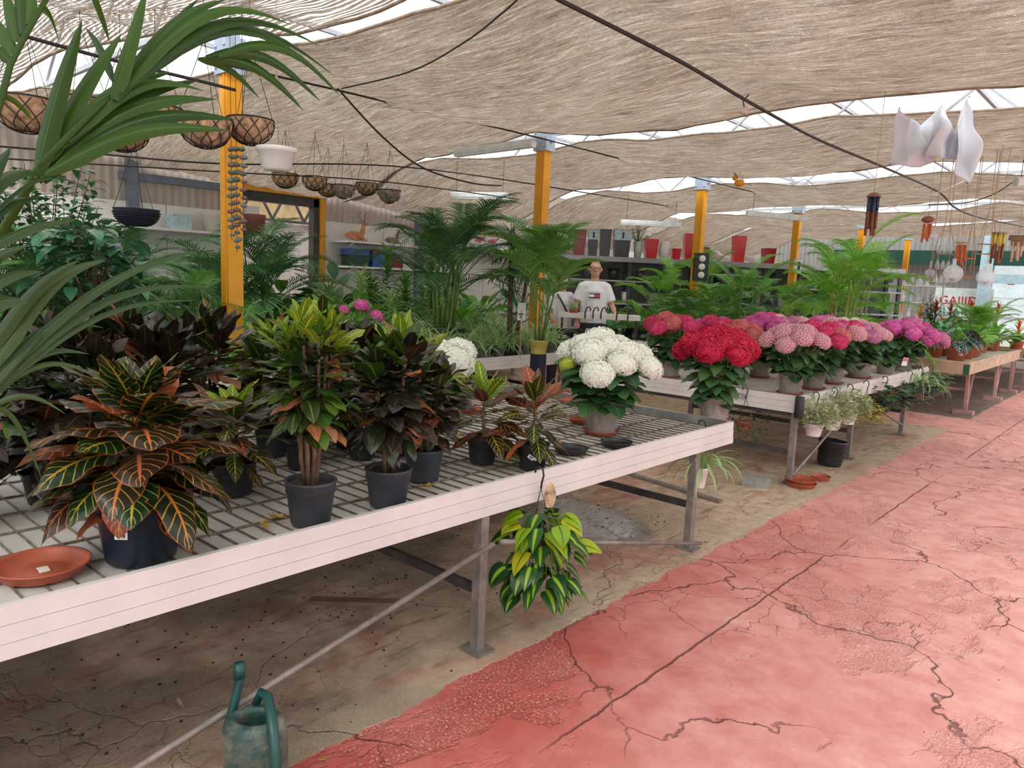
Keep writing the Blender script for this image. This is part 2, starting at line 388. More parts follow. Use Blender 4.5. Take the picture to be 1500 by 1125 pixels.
M_blue = P('blue_plastic', (.03, .10, .42), .35, var=.1)
M_dgreen = P('dark_green_tray', (.01, .06, .04), .4)
def glass_mat(name, col, alpha, rough=.08):
    s = NT(name); s.set(col, rough, 0, .6); n = s.noise(s.coord(), 18, 4, .6, 1.5); s.bump(n, .8, .02)
    s.see(s.ramp(n, [(.35, alpha), (.6, alpha*.86), (.78, alpha*.5)])); return s.m
M_cello = glass_mat('cellophane', (.85, .86, .86), .95, .12)
M_glass = glass_mat('clear_glass', (.80, .88, .90), .62, .05)
# ================================================================ the setting
fl = MB(); grid_mesh(fl, lambda u, v: (-13+24*u, -7+40*v, 0), 2, 2)
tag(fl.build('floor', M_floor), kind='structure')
POSTS = [(-6.0, 3.13+4*k) for k in range(6)]
NETS = [(-1.6, 2.85, M_net2), (3.35, 7.0, M_net), (7.85, 10.75, M_net), (12.0, 14.85, M_net), (16.6, 18.6, M_net), (19.8, 22.6, M_net)]
NET_F = []
def hang_z(x, y):
    for y0, y1, f in NET_F:
        if y0+.2 < y < y1-.2: return f((x+10.4)/11.5, (y-y0)/(y1-y0))[2]+.004
    return 4.30
NLAB = ['nearest brown shade cloth with see-through stripes, top left behind the palm leaf', 'large brown shade cloth hanging over the first bench, widest of the ceiling cloths',
        'brown shade cloth behind the hanging white sheet', 'brown shade cloth above the blue bamboo wind chime', 'narrow far shade cloth in front of the last ceiling cloth', 'farthest brown shade cloth, lowest in the picture']
for k, (y0, y1, mt) in enumerate(NETS):
    xa, xb = -10.4, 1.1
    def hgt(u, v, k=k, y0=y0, y1=y1):
        x = xa+(xb-xa)*u
        w2 = max(0, min(1, (-6.9-x)/2))
        ya_ = (min(3.42, 3.05+.1*(x+8.4)) if x > -8.4 else 3.05+.34*(x+8.4)) if k == 1 else y0-.35*w2*(k > 1)
        yb_ = min(3.0, 2.25+.36*max(0, x+7)) if k == 0 else y1+.42*w2
        y = ya_+(yb_-ya_)*v
        edge = noise.noise(V((x*.35, k*3.1, 0)))*.22
        yy = y + edge*(1 if v > .5 else -1)*abs(v-.5)*1.6
        z = 3.34 - .20*sin(pi*v)*(1+.4*noise.noise(V((x*.4, k, 2)))) - (.10*abs(sin((x+6)*pi/3.2)))
        z += .05*noise.noise(V((x*.9, y*1.7, k*5.0))) + .030*noise.noise(V((x*1.6, y*8, k*2.0))) + .016*noise.noise(V((x*3, y*22, k)))
        z -= .05*max(0, v-.95)/.05 + .02*max(0, .05-v)/.05
        w = max(0, min(1, (-8.3-x)/2.1)); z -= (.52 if k > 1 else .52*v)*w*w*(3-2*w)*(1+.25*noise.noise(V((y*1.3, 3, k))))
        return (x, yy, z)
    NET_F.append((y0, y1, hgt))
    b = MB(); grid_mesh(b, hgt, 90, 150 if k < 4 else 70)
    rt = tag(b.build('shade_cloth', mt), NLAB[k], 'shade cloth')
    b = MB()
    for v in (0, 1): b.tube([V(hgt(i/50, v))+V((0, 0, .0)) for i in range(51)], .013, 5)
    b.build('hem', M_hem, rt)
# roof trusses over the post lines
for k in range(7):
    y = 3.13+4*(k-1)+.0; b = MB()
    b.bar((-10.5, y, 4.25), (3.2, y, 4.25), .06); b.bar((-10.5, y, 3.62), (3.2, y, 3.62), .05)
    for i in range(9):
        x = -10.5+i*1.5; b.bar((x, y, 3.62), (x+.75, y, 4.25), .03); b.bar((x+.75, y, 4.25), (x+1.5, y, 3.62), .03); b.bar((x, y, 3.4), (x, y, 3.64), .012)
    tag(b.build('trim_%d' % (k+1), P('pale_steel', (.52, .55, .60), .5, .2)), kind='structure')
b = MB()
for x in (-9.6, -7.8, -6.0, -4.2, -2.4, -.6, 1.2):
    b.bar((x, -1, 4.32), (x, 24.5, 4.32), .05)
tag(b.build('trim_8', MATS['pale_steel']), kind='structure')
# posts
PL = ['yellow post behind the strand of hanging stones, nearest of the posts', 'yellow post behind the tall palm in the mustard pot', 'yellow post carrying the black box with three white discs',
      'yellow post with a small white box, right of the black box post', 'yellow post behind the clump of bright green palm canes', 'farthest yellow post seen through palm leaves under the blue chime']
for k, (x, y) in enumerate(POSTS):
    t = thing('roof_post', PL[k], 'post', (x, y, 0))
    b = MB(); b.box((-.065, -.065, .45), (.065, .065, 3.12)); b.bar((.03, -.07, .5), (.03, -.07, 3.1), .012, .012); b.build('shaft', M_yel, t)
    b = MB(); b.box((-.068, -.068, .22), (.068, .068, .45)); b.build('base_band', M_black, t)
    b = MB(); b.box((-.07, -.07, 0), (.07, .07, .22)); b.build('foot', M_orange, t)
    b = MB(); b.box((-.10, -.085, 3.10), (.10, .085, 3.38)); b.box((-.13, -.02, 3.2), (.13, .02, 3.42))
    for sx in (-1, 1):
        for zz in (3.15, 3.31): b.lathe([(.014, 0), (.014, .01)], 6, (sx*.07, -.085, zz), M=Matrix.Rotation(pi/2, 3, 'X'))
    b.build('bracket', M_brk, t)
# back wall on the left side of the hall
b = MB(); X0 = -10.45
for (ya, yb, za, zb) in ((-3, 5.35, 2.35, 3.35), (5.35, 6.95, 2.72, 3.35), (6.95, 25, 2.35, 3.35)): b.box((X0-.05, ya, za), (X0, yb, zb))
tag(b.build('wall_left', corrugated_mat('ribbed_sheet', (.50, .43, .37), (.72, .66, .60), 1, 9)), kind='structure')
b = MB()
for (ya, yb) in ((-3, 5.35), (6.95, 25)):
    y = ya
    while y < yb-.01:
        y2 = min(y+1.25, yb)
        for za, zb in ((.0, .8), (.81, 1.6), (1.61, 2.35)): b.box((X0-.03, y+.006, za), (X0+.03, y2-.006, zb-.004))
        y = y2
b.box((X0-.05, -3, 0), (X0-.031, 5.35, 2.35), mi=1); b.box((X0-.05, 6.95, 0), (X0-.031, 25, 2.35), mi=1)
tag(b.build('wall_left_panelling', [M_wpanel, M_grout]), kind='structure')
b = MB(); b.box((X0-.02, 3.98, 0), (X0+.12, 4.12, 3.3)); b.box((X0, 3.9, 2.62), (X0+.10, 5.4, 2.72)); b.box((X0, 8.9, 0), (X0+.12, 9.05, 3.3))
tag(b.build('trim_9', P('slate_blue_steel', (.17, .21, .27), .5)), kind='structure')
b = MB(); b.box((X0-.05, 5.30, 0), (X0+.08, 5.40, 2.75)); b.box((X0-.05, 6.90, 0), (X0+.08, 7.0, 2.75)); b.box((X0-.05, 5.3, 2.68), (X0+.08, 7.0, 2.78))
tag(b.build('door_1', M_yel), kind='structure')
b = MB(); b.box((X0-.1, 5.40, 0), (X0+.02, 5.5, 2.62)); b.box((X0-.1, 6.80, 0), (X0+.04, 6.9, 2.66)); b.box((X0-.1, 5.4, 2.54), (X0+.04, 6.9, 2.68))
tag(b.build('trim_10', M_dark), kind='structure')
# room beyond the doorway
b = MB(); b.box((X0-3.1, 3.8, 0), (X0-3.0, 10.5, 2.45)); tag(b.build('wall_beyond_doorway', P('warm_grey_wall', (.46, .42, .39), .7)), kind='structure')
b = MB(); b.box((X0-3.1, 3.8, 2.46), (X0-3.02, 10.5, 4.0)); tag(b.build('wall_beyond_doorway_upper', P('yellow_sheet', (.72, .52, .28), .7)), kind='structure')
b = MB()
for i in range(6):
    y = 5+i*.7; b.bar((X0-2.9, y, 2.5), (X0-2.9, y+.35, 3.1), .04); b.bar((X0-2.9, y+.35, 3.1), (X0-2.9, y+.7, 2.5), .04)
b.bar((X0-2.9, 4, 3.12), (X0-2.9, 10, 3.12), .05); b.bar((X0-2.9, 4, 2.48), (X0-2.9, 10, 2.48), .05)
tag(b.build('trim_11', M_dark), kind='structure')
b = MB(); b.box((X0+.34, 0, 0), (X0+.36, 25, .01)); tag(b.build('baseboard_left', M_wpanel), kind='structure')
# far wall
YF = 25.0; b = MB(); b.box((-10.5, YF, 2.75), (9, YF+.06, 3.6)); b.box((-10.5, YF, 0), (-4.2, YF+.06, 2.75))
tag(b.build('wall_far', corrugated_mat('grey_ribbed_sheet', (.22, .22, .22), (.45, .44, .43), 0, 7, .1)), kind='structure')
b = MB()
for i in range(9): x = -4.2+i*1.45; b.box((x-.04, YF-.03, .2), (x+.04, YF+.08, 2.75))
for z in (.22, 1.05, 2.72): b.box((-4.2, YF-.03, z-.04), (8, YF+.08, z+.04))
for z in (1.25, 1.42, 1.6): b.box((-4.2, YF-.2, z-.01), (8, YF-.18, z+.01))
tag(b.build('window_1', P('white_frame', (.70, .74, .78), .5)), kind='structure')
b = MB(); b.box((-4.2, YF+.03, .2), (8, YF+.04, 2.75)); w1 = b.build('window_1_pane', glass_mat('window_glass', (.62, .86, .92), .75)); tag(w1, kind='structure')
b = MB(); b.box((-2.0, YF+4, 0), (9, YF+4.2, 3.0)); 
for i in range(12): b.box((-2, YF+3.96, .2+i*.24), (9, YF+4, .215+i*.24), mi=1)
tag(b.build('wall_outside', [P('pale_siding', (.80, .83, .86), .6, var=.03), MATS['pale_steel']]), kind='structure')
b = MB(); b.box((-1.2, YF-.7, 0), (-1.1, YF-.6, 3.3)); b.box((-4.4, YF-.7, 0), (-4.1, YF-.6, 3.3)); b.box((-4.4, YF-.6, 2.0), (2, YF-.5, 2.25))
tag(b.build('trim_12', P('cyan_steel', (.42, .62, .70), .5)), kind='structure')
b = MB(); b.box((-8.5, YF-.4, 2.5), (-3.3, YF-.2, 2.9)); tag(b.build('trim_13', P('dark_green_sheet', (.006, .06, .04), .7)), kind='structure')
# ================================================================ benches
def profile_board(mb, p, q, zt, zb, out, th=.02):
    """white board with three shallow steps; out = outward direction"""
    p = V(p); q = V(q); o = V(out); h = (zt-zb)
    for i, (a, b_, off) in enumerate(((0, .36, .0), (.37, .70, .003), (.71, 1, .006))):
        z1 = zt-h*a; z0 = zt-h*b_
        mb.bar(p+o*off+V((0, 0, (z1+z0)/2-p.z)), q+o*off+V((0, 0, (z1+z0)/2-q.z)), th, z1-z0)
    mb.bar(p+o*-.004+V((0, 0, (zt+zb)/2-p.z)), q+o*-.004+V((0, 0, (zt+zb)/2-q.z)), th*.6, h*.98)
def bench(label, x0, x1, y0, y1, zt, legs, wire=None, mat_top=None, group=None):
    """x1 = front (aisle) edge, zt = rim height"""
    t = thing('display_bench', label, 'bench', (0, 0, 0), group=group)
    zs = zt-.045
    b = MB(); b.box((x0+.02, y0+.02, zs-.035), (x1-.02, y1-.02, zs-.008))
    if wire is None:
        y = y0+.05
        while y < y1-.1: b.box((x0+.03, y, zs-.008), (x1-.03, y+.105, zs)); y += .125
    b.build('tabletop', mat_top or P('dusty_white_board', (.60, .58, .54), .5, var=.1, sc=5, dirt=((.38, .33, .27), .14)), t)
    if wire:
        b = MB(); x = x1-.06
        while x > x0+.04: b.bar((x, y0+.03, zs-.003), (x, y1-.03, zs-.003), .0065, .007); x -= wire[0]
        y = y1-.05
        while y > y0+.03: b.bar((x0+.03, y, zs-.004), (x1-.03, y, zs-.004), .004, .006); y -= wire[1]
        b.build('wire_mesh', M_rust, t)
    b = MB(); profile_board(b, (x1, y0, zt), (x1, y1, zt), zt, zt-.135, (1, 0, 0)); b.build('front_board', M_fascia, t)
    b = MB(); profile_board(b, (x0, y0, zt), (x0, y1, zt), zt, zt-.135, (-1, 0, 0)); b.build('back_board', M_fascia, t)
    b = MB()
    for yy, d in ((y0, -1), (y1, 1)):
        b = MB(); profile_board(b, (x0, yy, zt), (x1, yy, zt), zt, zt-.135, (0, d, 0)); b.build('end_board', M_fascia, t)
    b = MB()
    for yy, d in ((y0, 1), (y1, -1)): b.bar((x0+.02, yy+d*.022, zt-.03), (x1-.02, yy+d*.022, zt-.03), .02, .065)
    b.bar((x0+.022, y0, zt-.03), (x0+.022, y1, zt-.03), .02, .065)
    b.build('inner_rail', M_rail, t)
    for y in legs:
        for x in (x1-.02, x0+.05):
            b = MB(); b.bar((x, y, 0), (x, y, zt-.12), .044, .044); b.box((x-.06, y-.05, 0), (x+.06, y+.05, .012)); b.build('leg', M_steel, t)
        b = MB(); b.bar((x1-.02, y, .27), (x0+.05, y, .27), .022, .04); b.bar((x1-.02, y, zt-.15), (x0+.05, y, zt-.15), .03, .04); b.build('cross_bar', M_dark, t)
    return t
# first bench
t1 = bench('long nearest bench with wire mesh top and pale pinkish front board, holding the crotons', -3.85, -2.03, -2.6, 4.38, .735, (-1.4, 2.15, 3.96), (.21, .0665))
b = MB(); b.tube([(-1.96, 2.13, .50), (-1.96, -.15, .02)], .0115); b.tube([(-1.96, 2.17, .50), (-1.96, 3.94, .06)], .0115); b.build('diagonal_brace', M_steel, t1)
# second bench
t2 = bench('second bench with white boards, holding the pink hydrangeas', -3.95, -2.2, 5.9, 9.95, .735, (5.93, 7.35, 9.15), None, P('cream_board', (.66, .63, .56), .6, var=.1, sc=2))
b = MB(); b.tube([(-2.2, 5.95, .08), (-2.2, 7.3, .55)], .013); b.tube([(-2.2, 9.1, .12), (-2.2, 7.6, .55)], .013); b.build('diagonal_brace', M_steel, t2)
b = MB(); b.lathe([(.033, .0), (.037, .01), (.037, .16), (.033, .17)], 14, (-2.17, 5.865, .57)); b.build('corner_cap', M_black, t2)
b = MB(); b.box((-2.75, 5.872, .66), (-2.62, 5.878, .70)); b.build('sticker', P('grey_print', (.45, .45, .46), .5, var=.5, sc=60), t2)
# long benches in the middle of the hall
t3 = bench('low white edged bench across the aisle, carrying the striped spider plants', -7.3, -5.45, .2, 7.4, .72, (1, 4, 7), None, MATS['cream_board'])
t5 = bench('white edged bench of low green plants right of the bald man', -7.3, -5.45, 9.6, 13.6, .72, (9.9, 13.2), None, MATS['cream_board'])
t4 = bench('bench by the left wall hidden under palms', -9.4, -8.0, -1.0, 9.5, .68, (0, 3, 6, 9), None, MATS['cream_board'])
# wooden benches at the right end
def wood_bench(label, x0, x1, y0, y1, zt, legs):
    t = thing('wooden_bench', label, 'bench')
    b = MB(); b.box((x0, y0, zt-.06), (x1, y1, zt-.045)); b.build('tabletop', MATS['cream_board'], t)
    b = MB(); 
    for p, q in (((x0, y0), (x1, y0)), ((x1, y0), (x1, y1)), ((x1, y1), (x0, y1)), ((x0, y1), (x0, y0))):
        b.bar((p[0], p[1], zt-.015), (q[0], q[1], zt-.015), .05, .03); b.bar((p[0], p[1], zt-.10), (q[0], q[1], zt-.10), .025, .14)
    b.build('frame', M_wood, t)
    b = MB(); b.box((x1-.05, y0-.016, zt-.17), (x1+.016, y0+.05, zt-.032)); b.build('corner_block', P('green_paint', (.03, .12, .06), .6), t)
    for y in legs:
        for x, s in ((x1-.03, 1), (x0+.03, -1)):
            b = MB(); b.bar((x, y, .03), (x-.02*s, y, zt-.16), .04, .04); b.bar((x, y, .05), (x-.02, y+.38, zt-.17), .025); b.box((x-.14, y-.08, 0), (x+.10, y+.08, .05)); b.build('leg', M_pink, t)
        b = MB(); b.bar((x1-.05, y+.05, .33), (x0+.05, y+.05, .33), .03); b.build('cross_bar', M_pink, t)
    return t
wood_bench('wooden framed bench on pink iron legs with green corner block, holding red bromeliads', -3.9, -2.02, 11.25, 15.3, .735, (11.6, 13.7, 15.1))
wood_bench('farther wooden bench at the right picture edge', -3.9, -1.95, 15.7, 20, .74, (16.0, 18.5))
# ================================================================ leaf materials
L_petra = LEAF('croton_variegated', [(.007, .028, .009), (.011, .040, .011), (.010, .030, .010), (.02, .026, .011), (.05, .020, .014)], None,
               mid=[(.42, .42, .06), (.55, .36, .05), (.68, .24, .04), (.62, .14, .06)], midw=.05, vein=[(.30, .36, .06), (.42, .38, .06), (.55, .34, .06), (.60, .22, .07)], veins=8, edge=((.40, .11, .03), .46), rough=.30, vw=.095, tl=.1)
L_petra_red = LEAF('croton_red_veined', [(.02, .05, .018), (.10, .035, .02), (.28, .07, .04), (.50, .14, .04)], None,
               mid=[(.62, .30, .04), (.72, .20, .06)], midw=.05, vein=[(.55, .36, .08), (.70, .22, .12)], veins=8, edge=((.55, .10, .05), .44), rough=.32)
L_petra_green = LEAF('croton_yellow_green', [(.06, .17, .012), (.16, .30, .02), (.24, .36, .03)], None, mid=(.70, .68, .08), midw=.06, vein=(.62, .62, .07), veins=8, rough=.33, tl=.3)
L_dark = LEAF('croton_dark', [(.012, .02, .012), (.02, .018, .014), (.035, .012, .012), (.012, .04, .012)], None, mid=(.06, .05, .03), vein=(.035, .04, .02), veins=7, rough=.24, tl=.08)
L_mixed = LEAF('croton_mixed', [(.015, .04, .012), (.04, .12, .015), (.02, .02, .012), (.10, .20, .02), (.045, .02, .012), (.03, .08, .012)], None, mid=[(.10, .14, .03), (.16, .26, .04)], rough=.3, tl=.18)
L_orange = LEAF('croton_orange', [(.42, .13, .06), (.50, .22, .08), (.28, .07, .05), (.52, .27, .14)], None, mid=(.62, .36, .14), vein=(.45, .14, .05), veins=7, rough=.4)
L_hyd = LEAF('hydrangea_green', (0.025, 0.09, 0.03), (0.07, 0.18, 0.05), mid=(.09, .17, .05), vein=(.03, .08, .03), veins=7, rough=.45, tl=.15)
L_palm = LEAF('palm_green', (0.09, 0.27, 0.05), (0.22, 0.48, 0.12), mid=(.09, .20, .04), rough=.38, tl=.3)
L_palmd = LEAF('palm_deep_green', (0.05, 0.16, 0.06), (0.15, 0.34, 0.13), mid=(.04, .10, .03), rough=.35, tl=.2)
L_palmb = LEAF('palm_bright_green', (0.14, 0.42, 0.04), (0.34, 0.66, 0.12), mid=(.16, .34, .05), rough=.4, tl=.4)
L_fore = LEAF('foreground_palm_green', (.022, .075, .008), (.055, .15, .015), mid=(.10, .22, .03), midw=.03, vein=None, rough=.42, tl=.35)
L_foreg = LEAF('foreground_palm_greyish', (.018, .065, .010), (.055, .11, .03), mid=(.12, .17, .08), midw=.03, rough=.42, tl=.25)
L_spider = LEAF('striped_grass', (0.22, 0.5, 0.12), (0.38, 0.68, 0.22), mid=None, edge=((.92, .95, .74), .22), rough=.45, tl=.3)
L_grass = LEAF('fresh_grass', (0.1, 0.46, 0.14), (0.28, 0.72, 0.28), mid=(.16, .42, .14), rough=.45, tl=.35)
L_broad = LEAF('broad_bright_green', (0.12, 0.4, 0.05), (0.32, 0.64, 0.12), mid=(.14, .32, .06), vein=(.05, .22, .04), veins=10, rough=.35, tl=.3)
L_ficus = LEAF('small_deep_green', (0.035, 0.13, 0.05), (0.12, 0.28, 0.1), mid=(.05, .14, .04), rough=.35, tl=.15)
L_rubber = LEAF('large_glossy_green', (0.03, 0.15, 0.08), (0.12, 0.36, 0.17), mid=(.10, .20, .08), rough=.28, tl=.12)
L_philo = LEAF('heart_leaf_variegated', [(.012, .06, .02), (.02, .10, .02), (.03, .13, .02)], None, mid=(.36, .56, .04), midw=.15, rough=.3, tl=.2)
L_philoy = LEAF('heart_leaf_lime', [(.30, .50, .02), (.40, .60, .03), (.62, .60, .03)], None, mid=(.05, .20, .02), midw=.06, rough=.32, tl=.35)
L_snow = LEAF('cream_speckled', [(.66, .70, .46), (.80, .80, .62), (.28, .40, .16)], None, mid=(.25, .36, .12), midw=.12, rough=.55, tl=.2)
L_coleus = LEAF('lime_and_rust', [(.45, .50, .06), (.55, .58, .10), (.50, .28, .05)], None, mid=(.30, .10, .04), midw=.12, rough=.5, tl=.25)
L_pep = LEAF('round_dark_green', (.015, .09, .022), (.05, .17, .045), mid=(.07, .20, .06), rough=.25, tl=.12)
L_aloc = LEAF('silver_veined', (.012, .035, .03), (.02, .06, .045), mid=(.50, .62, .58), midw=.05, vein=(.45, .56, .52), veins=6, rough=.3, tl=.1)
L_lime = LEAF('lime_leaf', (.22, .42, .02), (.50, .60, .04), mid=(.5, .55, .1), rough=.4, tl=.35)
L_dry = LEAF('dry_leaf', (.42, .22, .06), (.62, .38, .12), mid=(.35, .18, .06), rough=.8, tl=.1)
B_red = LEAF('red_bract', (.62, .012, .012), (.80, .06, .02), rough=.35, tl=.3)
B_dred = LEAF('wine_bract', (.28, .005, .02), (.42, .01, .03), rough=.35, tl=.2)
B_orange = LEAF('orange_bract', (.80, .16, .01), (.85, .36, .02), rough=.35, tl=.3)
B_purple = LEAF('lilac_petal', (.45, .25, .62), (.62, .42, .75), rough=.5, tl=.3)
def PETAL(name, lo, hi, rim=None):
    s = NT(name); u, v, _ = s.uv(); c = s.mix(s.rnd(), lo, hi)
    if rim: c = s.mix(s.smooth(v, .45, .85), c, rim)
    s.set(c, .6, 0, .25); s.translucent(c, .3); MATS[name] = s.m; return s.m
PET = {'white': PETAL('petal_white', (.86, .90, .76), (.94, .95, .92)), 'crimson': PETAL('petal_crimson', (.40, .004, .035), (.66, .03, .085)),
       'hot': PETAL('petal_hot_pink', (.74, .035, .18), (.90, .14, .32)), 'magenta': PETAL('petal_magenta', (.64, .08, .36), (.82, .24, .54)),
       'pale': PETAL('petal_pale_pink', (.74, .16, .28), (.82, .30, .42), (.94, .74, .76)), 'salmon': PETAL('petal_salmon', (.72, .16, .18), (.82, .32, .30)),
       'lime': PETAL('petal_lime', (.42, .55, .05), (.65, .62, .12)), 'lilac': PETAL('petal_lilac_pink', (.70, .24, .45), (.80, .42, .60))}
# ================================================================ pots
def pot_prof(r, h, lip=.008, taper=.78, band=True):
    rb = r*taper; p = [(.001, .002), (rb*.96, 0), (rb, .006), (rb+(r-rb)*.70, h*.72)]
    if band: p += [(rb+(r-rb)*.72+.004, h*.735)]
    p += [(r-lip*.3, h-.014), (r, h-.012), (r+lip*.5, h-.004), (r+lip*.2, h), (r-.006, h-.002), (r-.010, h-.03), (rb*.9, .02), (.001, .018)]
    return p
_cache = {}
def pot_mesh(r, h, mat, taper=.78):
    k = ('pot', round(r, 3), round(h, 3), mat.name, taper)
    if k not in _cache:
        b = MB(); b.lathe(pot_prof(r, h, taper=taper), 28); _cache[k] = b.mesh('pot', mat)
    return _cache[k]
def soil_mesh(r, h):
    k = ('soil', round(r, 3), round(h, 3))
    if k not in _cache:
        b = MB(); n = 18; vs = [V((0, 0, h-.014))]; uv = [(0, 0)]
        for j in (1, 2, 3, 4):
            for i in range(n):
                a = 2*pi*i/n; rr = (r-.012)*j/4; vs.append(V((cos(a)*rr, sin(a)*rr, h-.022+random.random()*.014))); uv.append((0, 0))
        fs = [(0, 1+i, 1+(i+1) % n) for i in range(n)]
        for j in range(3): fs += [(1+j*n+i, 1+(j+1)*n+i, 1+(j+1)*n+(i+1) % n, 1+j*n+(i+1) % n) for i in range(n)]
        b.add(vs, fs, uv); _cache[k] = b.mesh('soil', M_soil)
    return _cache[k]
def put_pot(t, r, h, mat, taper=.78, soil=True):
    use('pot', pot_mesh(r, h, mat, taper), t)
    if soil: use('soil', soil_mesh(r, h), t)
def label_mesh(w=.035, h=.02):
    k = ('label', w, h)
    if k not in _cache:
        b = MB(); b.box((-w/2, -.0008, -h/2), (w/2, 0, h/2))
        x = -w*.28
        while x < w*.28:
            ww = random.choice((.0006, .0012, .0018)); b.box((x, -.0012, -h*.22), (x+ww, -.0008, h*.24), mi=1); x += ww+random.choice((.0006, .001))
        b.box((-w*.3, -.0012, h*.33), (w*.3, -.0008, h*.38), mi=1); b.box((-w*.2, -.0012, -h*.38), (w*.25, -.0008, -h*.34), mi=1)
        _cache[k] = b.mesh('price_label', [M_white, M_black])
    return _cache[k]
def saucer(label, loc, r, mat=None, h=.025, group=None, tilt=0):
    mat = mat or M_terra; k = ('saucer', round(r, 3), mat.name, h)
    if k not in _cache:
        b = MB(); b.lathe([(.001, .001), (r*.84, 0), (r*.86, .003), (r*.97, h*.8), (r, h*.85), (r+.001, h), (r-.004, h), (r*.93, h*.75), (r*.83, .006), (r*.5, .004), (r*.48, .006), (.001, .0055)], 36); _cache[k] = b.mesh('plant_saucer', mat)
    o = use('plant_saucer', _cache[k], None, loc, (tilt, 0, 0)); return tag(o, label, 'saucer', group)
# ================================================================ crotons
def croton(label, loc, pot, n=40, L=.2, W=.09, hgt=.3, spread=.16, mats=(L_petra,), stems=1, potmat=None, tip=None, rz=0, lo=.05, fold=.25, seed=1, group=None, droopk=1.0, wpow=1, pl=False):
    """pot=(radius,height); leaves spiral round the stems from low, drooping ones to upright young ones"""
    random.seed(seed); t = thing('potted_croton', label, 'plant', loc, rz, group)
    put_pot(t, pot[0], pot[1], potmat or M_charc); h0 = pot[1]-.02
    b = MB(); sp = []
    for k in range(stems):
        a = 2*pi*k/max(1, stems)+.5; rr = spread*.35 if stems > 1 else 0
        q0 = V((cos(a)*pot[0]*.22*(stems > 1), sin(a)*pot[0]*.22*(stems > 1), h0)); q1 = V((cos(a)*rr, sin(a)*rr, h0+hgt*U(.85, 1.05)))
        sp.append((q0, q1)); pts = [q0.lerp(q1, i/5)+V((U(-.006, .006), U(-.006, .006), 0))*(0 < i < 5) for i in range(6)]
        b.tube(pts, [.011-.001*i for i in range(6)] if stems < 3 else [.009-.0006*i for i in range(6)], 7)
    b.build('stem', M_stem, t)
    f = MB(); per = n//len(sp)
    for (q0, q1) in sp:
        for i in range(per):
            u = (i+.5)/per; a = i*2.39996+U(-.3, .3); zt = lo+(1-lo)*u**.9
            p = q0.lerp(q1, zt); el = -.25+1.55*u**1.5+U(-.15, .15)
            ll = L*(1-.35*max(0, u-.75)/.25)*(.85 if u < .1 else 1)*U(.8, 1.12)
            d = V((cos(a)*cos(el), sin(a)*cos(el), sin(el)))
            pet = ll*.22*(1.2-u*.7); p2 = p+d*pet
            f.tube([p, p2], [.0028, .002], 4, mi=0)
            x = u if tip is None else u
            mi = 0
            if len(mats) > 1:
                r = random.random()
                if tip == 'light': mi = 1 if (u > .72 and r < .8) else (2 if len(mats) > 2 and r < .14 and u < .85 else 0)
                else: mi = 1+int(random.random()*(len(mats)-1)) if r < .22 else 0
            f.leaf(p2, d, ll, W*ll/L*U(.85, 1.1), droop=droopk*U(.5, 1.1)*(1.25-u*.7), fold=fold, n=9, cols=3, prof='ovate', mi=mi, twist=U(-.35, .35), cup=.25, wave=.18)
    f.build('foliage', list(mats), t)
    return t
Z1 = .691
def on1(px, py): p = at_z(px, py, Z1); return p
big = croton('large croton with broad yellow and red veined leaves in a navy pot, nearest the camera', on1(207, 815), (.125, .205), 60, .25, .155, .31, .1, (L_petra, L_petra, L_petra, L_petra_red), potmat=M_navy, seed=4, lo=.06, fold=.14, droopk=1.2)
use('price_label', label_mesh(.036, .022), big, (.127*sin(radians(43))*.9, -.127*cos(radians(43))*.9, .105), (radians(-3), 0, radians(44)))
croton('bushy croton with light green tops and orange leaves on many bare stems', on1(455, 764), (.088, .155), 220, .13, .062, .57, .21, (L_mixed, L_petra_green, L_orange), stems=8, tip='light', seed=7, lo=.40, droopk=.9)
croton('dark leaved croton with a short thick trunk, second from the left along the front board', on1(568, 738), (.088, .145), 130, .15, .078, .49, .19, (L_dark, L_mixed, L_orange), stems=3, tip='light', seed=9, lo=.28)
croton('croton with hanging dark leaves and peachy leaf backs, just behind the short trunked dark one', on1(620, 702), (.084, .14), 110, .145, .074, .39, .19, (L_dark, L_mixed, L_orange), stems=3, tip='light', seed=14, lo=.25)
croton('small croton with upright yellow green leaves on top in a black pot', on1(706, 677), (.076, .13), 26, .21, .085, .25, .1, (L_petra, L_petra_green), tip='light', potmat=M_black, seed=21, lo=.1, droopk=.6)
sc_ = croton('small croton with orange veined leaves, a crumpled white label on its black pot', on1(779, 685), (.078, .12), 28, .215, .08, .25, .1, (L_petra, L_petra_red), potmat=M_black, seed=24, lo=.1, droopk=.8)
use('price_label', label_mesh(.03, .018), sc_, (.072*sin(radians(35)), -.072*cos(radians(35)), .066), (0, radians(35), radians(35))); use('price_label', label_mesh(.022, .014), sc_, (.073*sin(radians(55)), -.073*cos(radians(55)), .06), (0, radians(-8), radians(55)))
croton('croton with long pale green veined leaves behind the large navy potted one', on1(343, 722), (.085, .13), 34, .20, .085, .22, .12, (L_petra, L_petra_green, L_dark), potmat=M_black, seed=31, tip='light', lo=.15)
croton('tall near black croton with upright stiff leaves behind the bushy light green topped one', on1(397, 666), (.075, .14), 46, .19, .085, .40, .13, (L_dark, L_mixed), stems=2, seed=35, tip='light', lo=.3)
croton('croton in a black pot squeezed directly behind the many stemmed bushy croton', on1(440, 684), (.07, .14), 50, .13, .06, .36, .15, (L_mixed, L_petra_green, L_orange), stems=3, seed=37, tip='light', lo=.35, potmat=M_black)
croton('dark croton in a black pot seen between the bushy croton and the short trunked one', on1(530, 670), (.073, .13), 50, .15, .065, .38, .15, (L_dark, L_mixed), stems=3, seed=39, tip='light', lo=.3, potmat=M_black)
